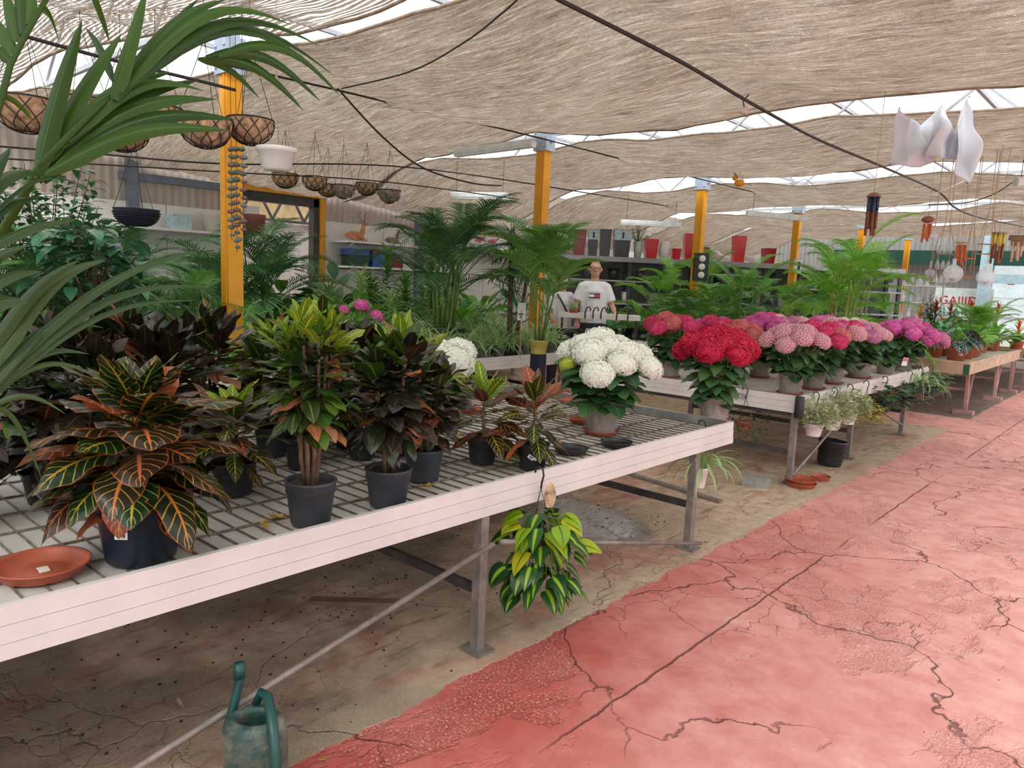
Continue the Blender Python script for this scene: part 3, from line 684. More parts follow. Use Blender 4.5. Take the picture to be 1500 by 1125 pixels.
croton('low dark croton in a black pot at the left behind the large navy potted one', on1(70, 735), (.08, .12), 34, .17, .08, .22, .13, (L_dark, L_petra), seed=41, potmat=M_black)
croton('leftmost croton in a bluish pot cut by the left picture edge', on1(0, 668), (.08, .14), 44, .16, .075, .33, .16, (L_dark, L_orange), stems=2, seed=43, potmat=P('bluish_pot', (.07, .10, .15), .5))
# back rows: further crotons standing on the first bench
rows = [((-2.95, .95), .44, L_dark, 'reddish black croton with copper leaves behind the large one'), ((-3.15, 1.32), .40, L_orange, 'croton with coral and copper leaves left of the lone orange veined leaf'),
        ((-3.42, 1.25), .42, L_dark, 'nearly black croton in the back row at the left'), ((-3.35, 1.62), .43, L_petra, 'croton raising one upright orange veined leaf in the back row'),
        ((-3.2, 1.95), .37, L_petra_green, 'light green croton in the back row left of the first post'), ((-3.5, 2.1), .40, L_mixed, 'green and copper croton at the back edge below the first post'),
        ((-3.05, 2.2), .44, L_petra, 'croton with red striped leaves in the back row, right of the first post'), ((-2.75, 2.35), .40, L_petra_green, 'bright green topped croton in the back row behind the bushy one'),
        ((-3.62, .95), .40, L_mixed, 'mottled croton at the far left back of the first bench'), ((-2.9, .5), .44, L_dark, 'dark croton under the tips of the foreground palm leaves')]
for i, ((x, y), hh, mt, lb) in enumerate(rows):
    croton(lb, (x, y, Z1), (.078, .13), 100, .205, .09, hh*1.08, .19, (mt if mt is not L_orange else L_dark, L_dark, L_orange) if i % 2 else (mt, L_dark, L_mixed, L_orange), stems=2+i % 2, seed=60+i, lo=.25, potmat=M_black, droopk=.8, tip='light' if i % 3 == 0 else None)
# saucers on the first bench
big_s = saucer('large terracotta saucer holding a curled price tag at the left end of the front board', on1(62, 838), .122, M_terra, .032)
pt = MB(); grid_mesh(pt, lambda u, v: ((u-.5)*.05, (v-.5)*.028, .007+.006*sin(u*3)), 8, 2); pt.build('price_tag', M_cream, None, big_s.location); tag(C.objects['price_tag'], 'curled cream price tag lying in the large terracotta saucer', 'tag')
for (px, py, r, mt, lb) in [(744, 664, .072, M_black, 'black saucer half hidden behind the pot with the crumpled label'), (836, 662, .092, M_black, 'black saucer beside the front board right of the small crotons'), (903, 653, .088, M_black, 'black saucer lying in front of the white hydrangea'),
        (722, 640, .07, M_terra, 'terracotta saucer behind the yellow green topped small croton'), (690, 603, .08, M_terra, 'terracotta saucer behind the croton with peachy leaf backs'), (820, 580, .09, M_terra, 'upper terracotta saucer in front of the mustard potted palm'),
        (838, 590, .09, M_terra, 'terracotta saucer left of the white hydrangea, lower of two near the bench back'), (850, 618, .075, M_terra, 'terracotta saucer tucked behind the pot of the white hydrangea'), (128, 690, .06, M_black, 'small black saucer at the left among the croton pots')]:
    saucer(lb, on1(px, py), r, mt, .024 if mt is M_terra else .028)
# dry leaves on the bench
random.seed(5)
for i, (px, py, lb) in enumerate([(382, 772, 'long curled dry leaf left of the bushy croton pot'), (400, 762, 'crumpled brown dry leaf touching the bushy croton pot'), (628, 716, 'dry leaf lying in front of the croton with peachy leaf backs'), (675, 640, 'orange dry leaf behind the small black potted crotons')]):
    b = MB()
    for k in range(2): b.leaf((0, 0, .004), (cos(k*1.9+i), sin(k*1.9+i), .15), .055, .026, .5, .5, 6, 2, 'lance', cup=-.5, wave=.6)
    tag(b.build('dry_leaf', L_dry, None, on1(px, py)+V((0, 0, .002))), lb, 'leaf')
# ================================================================ hydrangeas
def head_mesh(col, R, seed, tuft=False):
    random.seed(seed); b = MB(); n = 110; b.lathe([(R*.3, -.2*R)]+[(R*.93*sin(1.75*(1-j/9)), R*.72*.93*cos(1.75*(1-j/9))) for j in range(10)], 14)
    for i in range(n):
        u = (i+.5)/n; th = math.acos(1-1.62*u); ph = i*2.39996
        nr = V((sin(th)*cos(ph), sin(th)*sin(ph), cos(th))); c = V((nr.x*R, nr.y*R, nr.z*R*.72))*U(.94, 1.05)
        a = nr.orthogonal().normalized(); q = nr.cross(a); w = R*.20*U(.85, 1.15); r0 = random.random(); s0 = U(0, 1.5)
        for k in range(4):
            an = s0+k*pi/2; e1 = a*cos(an)+q*sin(an); e2 = nr.cross(e1)
            z = nr*(w*U(-.05, .35))
            vs = [c, c+e1*w*.55-e2*w*.42+z*.6, c+e1*w*1.0-e2*w*.15+z, c+e1*w*1.0+e2*w*.22+z*U(.4, 1.2), c+e1*w*.52+e2*w*.46+z*.5]
            b.add(vs, [(0, 1, 2, 3, 4)], [(.5, 0), (.2, .7), (.4, 1), (.6, 1), (.8, .7)], rnd=min(1, max(0, r0+U(-.2, .2))))
    return b.mesh('flower_head', PET[col])
HEADS = {c: [head_mesh(c, .1, 100+i*7+k) for k in range(2)] for i, c in enumerate(PET)}
def hyd_leaves(seed, n, R, z0, z1, L=.16, W=.105, mat=None):
    random.seed(seed); b = MB()
    for i in range(n):
        u = (i+.5)/n; a = i*2.39996; rr = R*(.25+.55*u if u < .7 else .8)
        z = z0+(z1-z0)*u; el = U(-.35, .5)
        b.leaf((cos(a)*rr*.6, sin(a)*rr*.6, z), (cos(a), sin(a), el), L*U(.8, 1.2), W*U(.85, 1.15), droop=U(.5, 1.3), fold=.22, n=7, cols=2, prof='ovate', cup=.2, twist=U(-.4, .4), wave=.1)
    return b.mesh('foliage', mat or L_hyd)
def cello_mesh(r, h, seed):
    random.seed(seed); b = MB(); n = 26; ph = [U(0, 6) for _ in range(4)]
    def f(u, v):
        a = u*2*pi; rr = r*(.86+.2*v)+.004+.05*max(0, v-.72)/.28*(1+.8*sin(a*2+ph[0])+.5*sin(a*5+ph[1])) + .004*sin(a*11+ph[2]+v*5)
        return (cos(a)*rr, sin(a)*rr, v*h*(1.12+.10*sin(a*3+ph[3])*v))
    grid_mesh(b, f, 44, 12); return b.mesh('plastic_wrap', M_cello)
HL = [hyd_leaves(200+i, 60, .2, .12, .38) for i in range(3)]
def hydrangea(label, loc, cols, R=.2, h=.34, hs=.9, n=None, potr=.098, poth=.15, wrap=True, dish=None, rz=0, seed=0, group=None, zsq=.42, heads=None, lean=(0, 0)):
    """cols = list of flower colours, one head each, arranged on a dome"""
    random.seed(seed+500); t = thing('potted_hydrangea', label, 'plant', loc, rz, group)
    put_pot(t, potr, poth, M_taupe, .82)
    use('foliage', HL[seed % 3], t, (0, 0, poth-.12), (0, 0, seed), (R/.2*.82, R/.2*.82, (h+poth)/.52*.92))
    if wrap: use('plastic_wrap', cello_mesh(potr, poth, seed), t)
    b = MB(); N = len(cols); spots = []
    for i, c in enumerate(cols):
        u = (i+.5)/N; rr = R*sqrt(u)*.92; a = i*2.39996+seed
        spots.append(V((cos(a)*rr+lean[0]*u, sin(a)*rr+lean[1]*u, poth+h-zsq*rr*rr/R*1.1+U(-.015, .015))))
    if heads: spots = [V(p) for p in heads]
    for p in spots:
        b.tube([V((p.x*.12, p.y*.12, poth-.03)), V((p.x*.5, p.y*.5, poth+(p.z-poth)*.5)), p], [.005, .004, .0035], 5)
    b.build('stems', M_gstem, t)
    for i, (c, p) in enumerate(zip(cols, spots)):
        tl = min(.75, V((p.x, p.y, 0)).length/R*.6); a = atan2(p.y, p.x)
        s = hs*(.55 if c == 'lime' else 1)*U(.88, 1.1)
        o = use('flower_head', HEADS[c][i % 2], t, p, (0, 0, 0), s); o.rotation_euler = (Matrix.Rotation(a, 3, 'Z') @ Matrix.Rotation(tl, 3, 'Y') @ Matrix.Rotation(U(0, 6), 3, 'Z')).to_euler()
    if dish: saucer(dish, V(loc)-V((0, 0, .012)), potr+.012, M_terra, .022)
    return t
W_ = 'white'
hydrangea('white hydrangea with many large flower heads in a plastic wrapped pot on the nearest bench', on1(880, 634)+V((0, 0, .012)), [W_]*11+['lime', W_, W_, W_], .30, .37, .92, potr=.10, poth=.165, dish='terracotta saucer under the white hydrangea pot', seed=3, zsq=.6)
hydrangea('deep red hydrangea in a wrapped pot at the corner of the nearest bench', on1(1044, 618)+V((0, 0, .012)), ['crimson']*14, .235, .40, .95, potr=.10, poth=.16, dish='terracotta saucer under the deep red hydrangea pot', seed=6, zsq=.5)
hydrangea('white hydrangea with a small lime green bud behind the crotons', (-3.30, 3.05, Z1), ['lime', W_, W_, W_, W_, W_, W_], .23, .30, 1.1, seed=9, zsq=.5)
Z2 = .690
H2 = [  # (x, y, colours, label, dish)
    ((-2.42, 6.28), ['pale', 'pale', 'pale', 'pale', 'pale', 'salmon', 'pale', 'pale', 'lime'], 'pale pink hydrangea with white edged petals, nearest on the second bench', 'terracotta saucer at the near corner of the second bench'),
    ((-2.42, 6.82), ['hot', 'hot', 'hot', 'hot', 'hot', 'lime', 'hot', 'salmon', 'pale'], 'hot pink hydrangea behind the nearest pale pink one on the second bench', 'terracotta saucer under the hot pink hydrangea'),
    ((-2.46, 7.42), ['pale', 'hot', 'pale', 'pale', 'hot', 'pale', 'lilac'], 'mixed pale and hot pink hydrangea third along the front of the second bench', 'small saucer under the third hydrangea along the second bench'),
    ((-2.46, 8.22), ['pale', 'pale', 'pale', 'lilac', 'pale', 'pale', 'pale', 'pale', 'pale'], 'light pink hydrangea in the widest wrapped pot on the second bench', 'terracotta saucer under the widest wrapped pot'),
    ((-2.40, 8.95), ['magenta']*10, 'magenta hydrangea with a white tag hanging over the bench edge', None),
    ((-2.38, 9.55), ['lilac', 'magenta', 'lilac', 'magenta', 'lilac', 'magenta', 'lilac', 'lilac'], 'lilac pink hydrangea drooping over the far corner of the second bench', None),
    ((-3.05, 6.45), ['salmon', 'hot', 'salmon', 'lime', 'hot', 'salmon', 'hot'], 'salmon pink hydrangea with a green bud behind the deep red one', 'terracotta saucer under the salmon pink hydrangea'),
    ((-3.60, 6.30), ['hot', 'salmon', 'hot', 'hot', 'salmon', 'lime', 'hot'], 'salmon and hot pink hydrangea directly right of the white flower heads', 'terracotta saucer at the left back of the second bench'),
    ((-3.10, 7.2), ['magenta']*9, 'magenta hydrangea behind the deep red one, left of the third post', 'terracotta saucer in the middle of the second bench'),
    ((-3.62, 7.2), ['hot', 'magenta', 'magenta', 'hot', 'magenta', 'magenta', 'hot'], 'deep pink hydrangea at the back of the second bench below the third post', None),
    ((-3.10, 8.0), ['lilac', 'pale', 'lilac', 'pale', 'lilac', 'pale', 'salmon'], 'lilac and pale pink hydrangea in the back row below the fourth post', None),
    ((-3.05, 8.8), ['magenta', 'lilac', 'magenta', 'lime', 'magenta', 'lilac'], 'magenta hydrangea with a yellow green bud in the back row', None),
    ((-3.00, 9.5), [W_]*5, 'small white hydrangea among the pink ones on the second bench', None),
    ((-3.60, 8.5), ['hot', 'hot', 'pale', 'hot', 'pale'], 'hot pink hydrangea farthest back under the big palm canes', None)]
for i, ((x, y), cols, lb, dish) in enumerate(H2):
    hydrangea(lb, (x, y, Z2+.012 if dish else Z2), cols+[cols[0], cols[1], cols[3], cols[2]], .27, .38+.02*(i % 3), .86, potr=.10 if i != 3 else .12, poth=.155, dish=dish, seed=20+i, zsq=.42 if i != 5 else .9, lean=(.22, .1) if i in (4, 5) else (0, 0))
b = MB(); b.box((-.03, -.001, -.045), (.03, .001, .045)); b.box((-.028, -.002, .005), (.028, -.001, .04), mi=1)
tg = b.build('plant_tag', [M_white, P('pink_print', (.75, .18, .30), .5, var=.4, sc=40)], None, (-2.17, 8.78, .86)); tg.rotation_euler = (.15, .1, radians(50)); tag(tg, 'white and pink plant tag hanging from the magenta hydrangea', 'tag')
hydrangea('small pink hydrangea with four flower heads in front of the striped plants', (-5.62, 4.15, .68), ['magenta']*4, .2, .44, .62, wrap=False, seed=50, zsq=.5)
# ================================================================ palms and other background plants
def frond_mesh(name, seed, mat, n=24, bend=1.3, LL=.32, LW=.026, bare=.28, vee=.5, droop=.9, tipc=.35, fwd=.9):
    random.seed(seed); b = MB(); p = V((0, 0, 0)); d = V((.12, 0, 1)).normalized(); N = 24; pts = [p.copy()]; ds = [d.copy()]
    for i in range(N):
        t = i/N; p = p+d*(1.0/N); d = (Matrix.Rotation(bend/N*(.35+1.3*t), 3, 'Y') @ d).normalized(); pts.append(p.copy()); ds.append(d.copy())
    b.tube(pts[::2], [.009*(1-.85*i/12) for i in range(13)], 5, rnd=.9)
    for i in range(n):
        t = bare+(1-bare)*(i+.3)/n; k = t*N; i0 = min(N-1, int(k)); q = pts[i0].lerp(pts[i0+1], k-i0); dd = ds[i0]
        up = V((0, 1, 0)).cross(dd)*-1
        prof = sin(pi*min(1, (t-bare)/(1-bare)*.80+.16))
        for s in (-1, 1):
            f = fwd+tipc*2*(t-bare)
            e = (V((0, s, 0)) + dd*f + up*(vee*.6)).normalized()
            L = LL*(.35+.65*prof)*U(.9, 1.1)
            b.leaf(q, e, L, LW*(.6+.4*prof), droop=droop*U(.6, 1.3), fold=.35, n=4, cols=1, prof='lance', up=up, rnd=min(1, max(0, U(.1, .9))))
    return b.mesh(name, mat)
FR = {'areca': [frond_mesh('frond', 300+i, L_palm, 26, 1.2+.3*i, .30, .024) for i in range(3)],
      'deep': [frond_mesh('frond', 310+i, L_palmd, 28, 1.2+.3*i, .28, .022) for i in range(3)],
      'bright': [frond_mesh('frond', 320+i, L_palmb, 30, 1.1+.3*i, .30, .024) for i in range(3)],
      'kentia': [frond_mesh('frond', 330+i, L_palm, 13, 1.1+.3*i, .42, .052, bare=.42, droop=.8) for i in range(3)]}
def palm(label, loc, kind='areca', n=14, size=1.0, z0=.9, spread=.55, pot=(.2, .3), potmat=None, canes=6, cmat=None, crad=.014, up0=.12, seed=1, group=None, avoid=None, name='potted_palm'):
    random.seed(seed); t = thing(name, label, 'plant', loc, 0, group)
    if pot: put_pot(t, pot[0], pot[1], potmat or M_black)
    h = pot[1] if pot else 0
    b = MB(); tops = []
    for k in range(canes):
        a = 2*pi*k/canes+U(-.3, .3); r = (pot[0] if pot else .15)*.5*U(.4, 1)
        q = V((cos(a)*r, sin(a)*r, h-.03)); e = V((cos(a)*(r+U(.02, .12)), sin(a)*(r+U(.02, .12)), h+(z0-h)*U(.75, 1.1)))
        b.tube([q, q.lerp(e, .5)+V((0, 0, .01)), e], [crad, crad*.85, crad*.6], 6, rnd=U(0, 1)); tops.append(e)
    b.build('canes', cmat or M_gstem, t)
    for k in range(n):
        e = tops[k % canes]; a = k*2.39996+U(-.3, .3); u = (k+.5)/n
        tl = up0+spread*u*U(.7, 1.2)
        if avoid is not None and abs((a-avoid+pi) % (2*pi)-pi) < 1.0: a += 1.9
        use('frond', FR[kind][k % 3], t, V((e.x*(1-.3*u), e.y*(1-.3*u), e.z-.6*u*u*(z0-h))), (0, tl, a), size*U(.8, 1.08)*(1-.15*(1-u)))
    return t
palm('tall areca palm with fine drooping fronds in a wide black pot near the dog figurine', (-6.05, 5.62, .68), 'deep', 34, 1.18, 1.05, .50, (.24, .32), canes=12, cmat=M_gstem, seed=2)
palm('kentia palm in a small mustard green pot raised on a post', (-4.95, 5.95, .80), 'kentia', 20, .95, .85, .34, (.10, .145), M_olive, canes=8, crad=.010, avoid=YAW, seed=5)
b = MB(); b.box((-.06, -.06, .30), (.06, .06, .80)); st_ = thing('pot_stand', 'dark square stand post under the mustard potted palm', 'stand', (-4.95, 5.95, 0)); b.build('post', M_navy, st_)
b = MB(); b.box((-.07, -.07, 0), (.07, .07, .30)); b.build('foot', M_orange, st_)
palm('leaning palm left of the deer figurine, its fronds rising in front of the doorway', (-7.9, 4.45, 0), 'deep', 34, 1.2, 1.45, .95, (.22, .3), canes=8, seed=8)
palm('dark areca palm right of the first post', (-7.75, 3.75, 0), 'deep', 26, 1.1, 1.3, .9, (.2, .3), seed=9)
palm('areca palm below the navy hanging basket', (-6.9, 2.45, 0), 'deep', 26, 1.1, 1.2, 1.1, (.22, .3), canes=7, seed=11)
palm('areca palm with pale arching leaflets left of the first post', (-6.35, 2.9, .66), 'areca', 14, .8, .5, 1.2, (.15, .2), canes=6, seed=12)
palm('bushy palm at the left picture edge below the large glossy leaves', (-5.6, 1.0, .68), 'areca', 15, .8, .6, 1.1, (.18, .22), canes=6, seed=13)
palm('fine leaved palm under the rubber plant at the left', (-6.1, 1.55, .68), 'deep', 14, .8, .5, 1.1, (.16, .2), canes=6, seed=14)
palm('big bright green areca palm with yellow green canes right of the fourth post', (-3.55, 10.75, 0), 'bright', 32, 1.15, 1.85, .95, (.26, .42), P('dark_pot', (.04, .04, .04), .5), canes=14, cmat=M_cane, crad=.016, up0=.3, seed=15)
palm('smaller bright palm rising behind the blue chime', (-4.2, 13.6, 0), 'bright', 18, 1.2, 1.9, .9, (.22, .35), canes=6, cmat=M_cane, seed=16)
palm('bright airy palm right of the blue bamboo chime', (-4.4, 12.7, 0), 'bright', 15, 1.05, 1.5, 1.0, (.2, .35), canes=6, cmat=M_cane, seed=17)
palm('slim palm beside the black box post, right side', (-5.25, 10.35, 0), 'kentia', 15, 1.0, 1.1, .6, (.17, .3), canes=6, seed=18)
palm('pale leaved palm between the third and fourth posts', (-5.3, 11.6, 0), 'areca', 16, 1.1, 1.55, .9, (.2, .35), canes=6, seed=19)
palm('tall palm reaching in front of the far red planter', (-7.2, 13.7, .5), 'bright', 13, 1.0, 1.3, .9, (.18, .3), canes=5, seed=20)
palm('palm left of the fourth post in front of the shop shelves', (-5.2, 13.0, 0), 'deep', 16, 1.1, 1.3, .85, (.2, .35), canes=6, seed=21)
palm('palm between the fourth post and the yellow green canes', (-4.3, 11.9, 0), 'deep', 12, .9, 1.0, .9, (.2, .3), canes=6, seed=22)
palm('upright palm with stiff leaves at the right edge on the wooden bench', (-2.45, 14.3, .69), 'bright', 24, .72, .42, .5, (.14, .2), M_terra, canes=7, seed=23)
for i, (x, y, lb) in enumerate([(-6.1, 10.2, 'green palm right behind the bald man, lower fronds spread wide'), (-5.7, 10.9, 'green palm halfway between the bald man and the black box post'), (-6.5, 11.0, 'light tipped young palm above the row, right of the bald man'), (-5.5, 10.0, 'dense green palm beside the third post, left side')]):
    palm(lb, (x, y, .40), 'bright' if i == 2 else 'areca', 18, .82 if i != 2 else .95, .62 if i != 2 else 1.1, 1.0, (.15, .22), canes=6, seed=30+i)
# striped spider plants: many alike
def tuft_mesh(seed, mat, n, L, W, droop=2.0, el=(.5, 1.45), r=.03):
    random.seed(seed); b = MB()
    for i in range(n):
        a = i*2.39996+U(-.2, .2); e = U(*el); l = L*U(.65, 1.1)
        b.leaf((cos(a)*r*U(0, 1), sin(a)*r*U(0, 1), 0), (cos(a)*cos(e), sin(a)*cos(e), sin(e)), l, W*U(.8, 1.15), droop=droop*U(.55, 1.15), fold=.3, n=6, cols=1 if mat is not L_spider else 2, prof='strap', rnd=random.random())
    return b.mesh('foliage', mat)
TS = [tuft_mesh(400+i, L_spider, 46, .42, .016) for i in range(3)]
TG = [tuft_mesh(410+i, L_grass, 70, .34, .009, droop=2.4) for i in range(3)]
small_pot = pot_mesh(.065, .11, P('grey_small_pot', (.16, .17, .18), .5))
def small(name, label, loc, fm, z=.10, sc=1, group=None, pot=small_pot, rz=None):
    t = thing(name, label, 'plant', loc, U(0, 6) if rz is None else rz, group); use('pot', pot, t); use('foliage', fm, t, (0, 0, z), (0, 0, 0), sc); return t
random.seed(77); ZM = .676
for i in range(16):
    for j in range(5):
        x, y = -5.68-j*.33+U(-.04, .04), 3.35+i*.25+U(-.04, .04)
        if (abs(x+6.05) < .34 and abs(y-5.62) < .34) or y > 7.25 or (abs(x+5.62) < .25 and abs(y-4.15) < .28): continue
        if abs(x+6) < .14 and (abs(y-3.13) < .14 or abs(y-7.13) < .16): continue
        small('spider_plant', 'striped spider plant in a small grey pot among the crowd on the white edged bench', (x, y, ZM), TS[(i+j) % 3], .10, U(.95, 1.25), 'spider plants on the white edged bench')
for i in range(11):
    for j in range(5):
        x, y = -5.7-j*.33+U(-.04, .04), .5+i*.26+U(-.04, .04)
        if abs(x+6) < .16 and abs(y-3.13) < .16: continue
        if any(abs(x-a) < .3 and abs(y-b_) < .3 for a, b_ in ((-6.35, 2.9), (-5.6, 1.0), (-6.1, 1.55), (-5.75, 1.95))): continue
        small('grassy_plant', 'fine bright green grass plant in the crowd around the first post', (x, y, ZM), TG[(i+j) % 3], .10, U(.95, 1.3), 'fine grass plants around the first post')
# broad leaved, dracaena, ficus
def broad_mesh(seed, mat, n, L, W, H, prof='ovate', el=(.3, 1.2), droop=1.1):
    random.seed(seed); b = MB()
    for i in range(n):
        a = i*2.39996+U(-.3, .3); e = U(*el); pl = H*U(.4, 1); d = V((cos(a)*cos(e), sin(a)*cos(e), sin(e)))
        p = d*pl; b.tube([(0, 0, 0), p*.5+V((0, 0, .01)), p], [.004, .003, .002], 4, rnd=.8)
        b.leaf(p, V((d.x*1.3, d.y*1.3, d.z)), L*U(.75, 1.15), W*U(.8, 1.15), droop=droop*U(.5, 1.2), fold=.2, n=6, cols=2, prof=prof, cup=.15, twist=U(-.4, .4), wave=.08)
    return b.mesh('foliage', mat)
BL = [broad_mesh(500+i, L_broad, 42, .24, .08, .34) for i in range(2)]
BD = [broad_mesh(505+i, L_rubber, 46, .22, .085, .45) for i in range(2)]
BF = [broad_mesh(508+i, L_grass, 80, .20, .03, .32, 'lance') for i in range(2)]
mid_pot = pot_mesh(.11, .17, M_black)
spots = [((-6.7, 4.6), BL[0], 1.2, 'broad leaved bright plant left of the tall areca palm'), ((-6.9, 5.1), BL[1], 1.3, 'lush light green plant behind the small pink hydrangea'), ((-6.6, 6.35), BL[0], 1.2, 'broad leaved plant at the foot of the tall areca palm'),
         ((-7.0, 4.1), BF[0], 1.2, 'ferny light plant above the pink hydrangea'), ((-7.0, 6.8), BD[0], 1.0, 'dark broad leaved plant behind the mustard potted palm'), ((-7.0, 3.7), BF[1], 1.1, 'feathery plant right of the first post base')]
for (x, y), fm, s, lb in spots: small('leafy_plant', lb, (x, y, .0), fm, .84, s*.95, pot=pot_mesh(.15, .85, M_grey, .6), rz=1)
random.seed(8)
for i in range(34):
    y = -.3+i*.29; fm = (BL+BD+BF)[(i*5) % 6]; x = -8.25-(i % 3)*.38
    small('bench_plant', 'mixed green foliage plant in a black pot on the bench by the left wall', (x, y, .64), fm, .15, U(1.1, 1.75), 'foliage plants by the left wall', pot=mid_pot)
for i in range(9):
    for j in range(3):
        x, y = -5.65-j*.5, 9.8+i*.42; fm = (BL+BF+TS)[(i*2+j) % 7]
        if any(abs(x-a) < .28 and abs(y-b_) < .28 for a, b_ in ((-6.1, 10.2), (-5.7, 10.9), (-6.5, 11.0), (-5.5, 10.0), (-6.0, 11.13))): continue
        small('row_plant', 'low green plant in the row behind the hydrangeas and right of the bald man', (x+U(-.05, .05), y+U(-.05, .05), .68), fm, .14, U(.9, 1.2), 'low plants right of the bald man', pot=mid_pot)
def dracaena(label, loc, heads, mat, L=.3, W=.035, pot=(.13, .2), n=44, seed=1, prof='lance', trunk=.02, potmat=None, name='dracaena'):
    random.seed(seed); t = thing(name, label, 'plant', loc)
    put_pot(t, pot[0], pot[1], potmat or M_black); b = MB(); f = MB()
    for (x, y, z, hh) in heads:
        q = V((x*.3, y*.3, pot[1]-.03)); e = V((x, y, z)); b.tube([q, q.lerp(e, .5)+V((x*.1, 0, 0)), e], [trunk, trunk*.85, trunk*.7], 8)
        for i in range(n):
            u = i/n; a = i*2.39996; el = -.6+1.9*u+U(-.15, .15); l = L*U(.8, 1.1)*(1-.25*u)
            f.leaf(e+V((0, 0, hh*u)), (cos(a)*cos(el), sin(a)*cos(el), sin(el)), l, W, droop=U(.6, 1.4), fold=.3, n=5, cols=1, prof=prof)
    b.build('trunk', M_stem, t); f.build('foliage', mat, t); return t
dracaena('bushy dracaena with stacked leaf rosettes in front of the blue and red trays', (-7.6, 6.05, 0), [(0, 0, 1.05, .75), (.25, .1, .95, .5), (-.2, -.1, .95, .45)], L_palm, .34, .06, (.18, .3), 80, seed=3)
dracaena('forked dracaena right of the bushy one below the deer shelf', (-7.7, 6.9, 0), [(0, 0, 1.35, .35), (.3, .2, 1.15, .35), (-.25, .3, 1.25, .35)], L_palm, .36, .05, (.18, .3), 46, seed=4)
dracaena('dracaena with striped arching leaves left of the bushy one', (-7.2, 5.35, 0), [(0, 0, 1.2, .25), (.3, .2, 1.0, .25), (-.2, -.3, 1.1, .2)], L_spider, .42, .045, (.16, .25), 50, seed=5)
dracaena('dragon tree with thick bare trunks and narrow dark leaves, right of the tall areca palm', (-5.75, 6.38, .676), [(0, 0, .72, .2), (.14, .1, .95, .22), (-.12, .12, .98, .22), (.05, -.1, 1.15, .2)], L_palmd, .36, .018, (.14, .12), 90, seed=6, trunk=.028)
b = MB(); b.tube([(0, 0, 0), (0, 0, .62)], .012, 6); sg = thing('price_sign', 'small white price sign on a wooden stake beside the dragon tree', 'sign', (-5.56, 6.35, .60), radians(42)); b.build('stake', M_wood, sg)
b = MB(); b.box((-.045, -.008, .50), (.045, 0, .70)); b.box((-.03, -.010, .56), (.02, -.008, .58), mi=1); b.box((-.02, -.010, .53), (.01, -.008, .55), mi=1); b.build('card', [M_white, M_grey], sg)
def ficus(label, loc, H, R, n, mat, L=.09, W=.045, pot=(.16, .25), seed=1, z0=.35, name='ficus', mul=3, potmat=None, prof='ovate'):
    random.seed(seed); t = thing(name, label, 'plant', loc)
    if pot: put_pot(t, pot[0], pot[1], potmat or M_black)
    b = MB(); f = MB(); base = V((0, 0, (pot[1]-.03) if pot else 0))
    for k in range(n):
        a = k*2.39996; u = (k+.5)/n; zt = z0+(H-z0)*U(.75, 1.0)*(.35+.65*u); rr = R*sqrt(1-u*.85)*U(.5, 1)
        e = V((cos(a)*rr, sin(a)*rr, zt)); m_ = V((e.x*.35, e.y*.35, base.z+(zt-base.z)*.6)); b.tube([base, m_, e], [.012, .007, .003], 5)
        for j in range(9*mul):
            s = .35+.65*j/(9*mul); p = m_.lerp(e, s)+V((U(-.05, .05), U(-.05, .05), U(-.06, .06)))*1.5; aa = U(0, 6.28)
            f.leaf(p, (cos(aa), sin(aa), U(-.3, .5)), L*U(.7, 1.2), W*U(.8, 1.1), droop=U(.4, 1.2), fold=.2, n=4, cols=1, prof=prof)
    b.build('branches', M_stem, t); f.build('foliage', mat, t); return t
ficus('tall leafy ficus behind the navy hanging basket', (-6.75, 1.95, .0), 2.45, .85, 40, L_ficus, .11, .055, seed=5, z0=1.0, mul=4)
ficus('big leaved rubber plant with a yellowed leaf at the upper left', (-5.75, 1.95, .68), 1.35, .48, 22, L_rubber, .21, .10, seed=7, z0=.35, name='rubber_plant', mul=1)
ficus('round dark topiary bush far right behind the palms', (-3.35, 14.9, .69), .95, .26, 16, L_ficus, .06, .03, (.12, .16), seed=9, z0=.3)
ficus('leafy dark bush at the foot of the fourth post', (-4.1, 10.6, .0), 1.25, .4, 16, L_ficus, .10, .05, (.2, .3), seed=10, z0=.6)
# ---- big foreground palm, close to the camera on the left
def fore_frond(t, rachis, leaves, mat, rad=.008):
    """rachis = points; leaves = (start, end, width, sag)"""
    b = MB(); b.tube(rachis, [rad*(1-.5*i/len(rachis)) for i in range(len(rachis))], 8, rnd=.7)
    for (p, q, w, sag) in leaves:
        p = V(p); q = V(q); d = q-p; L = d.length; n = 12; up = V((0, 0, 1)); rt = d.cross(_fw).normalized(); nr = rt.cross(d.normalized()); k = 5
        vs = []; uv = []
        for i in range(n+1):
            s = i/n; c = p+d*s+V((0, 0, 1))*(sin(pi*s)*sag*L) - V((0, 0, 1))*(s*s*sag*.3*L)
            hw = w/2*min(1, s*5+.3)*(max(0.0, 1-s**2.2))**.8+.0004
            for c_ in range(k):
                u = c_/(k-1)*2-1; vs.append(c+rt*(u*hw)+nr*(abs(u)*hw*.45)); uv.append(((u+1)/2, s))
        b.add(vs, [(i*k+j, i*k+j+1, (i+1)*k+j+1, (i+1)*k+j) for i in range(n) for j in range(k-1)], uv, rnd=random.random())
    return b.build('frond', mat, t)
random.seed(3)
D = at_d
fp = thing('foreground_palm', 'large palm whose long leaves sweep across the upper left, closest to the camera', 'plant', (-2.35, -.35, Z1))
fp_loc = V(fp.location)
def L_(px, py, d): return D(px, py, d)-fp_loc
use('pot', pot_mesh(.15, .24, M_black), fp); use('soil', soil_mesh(.15, .24), fp)
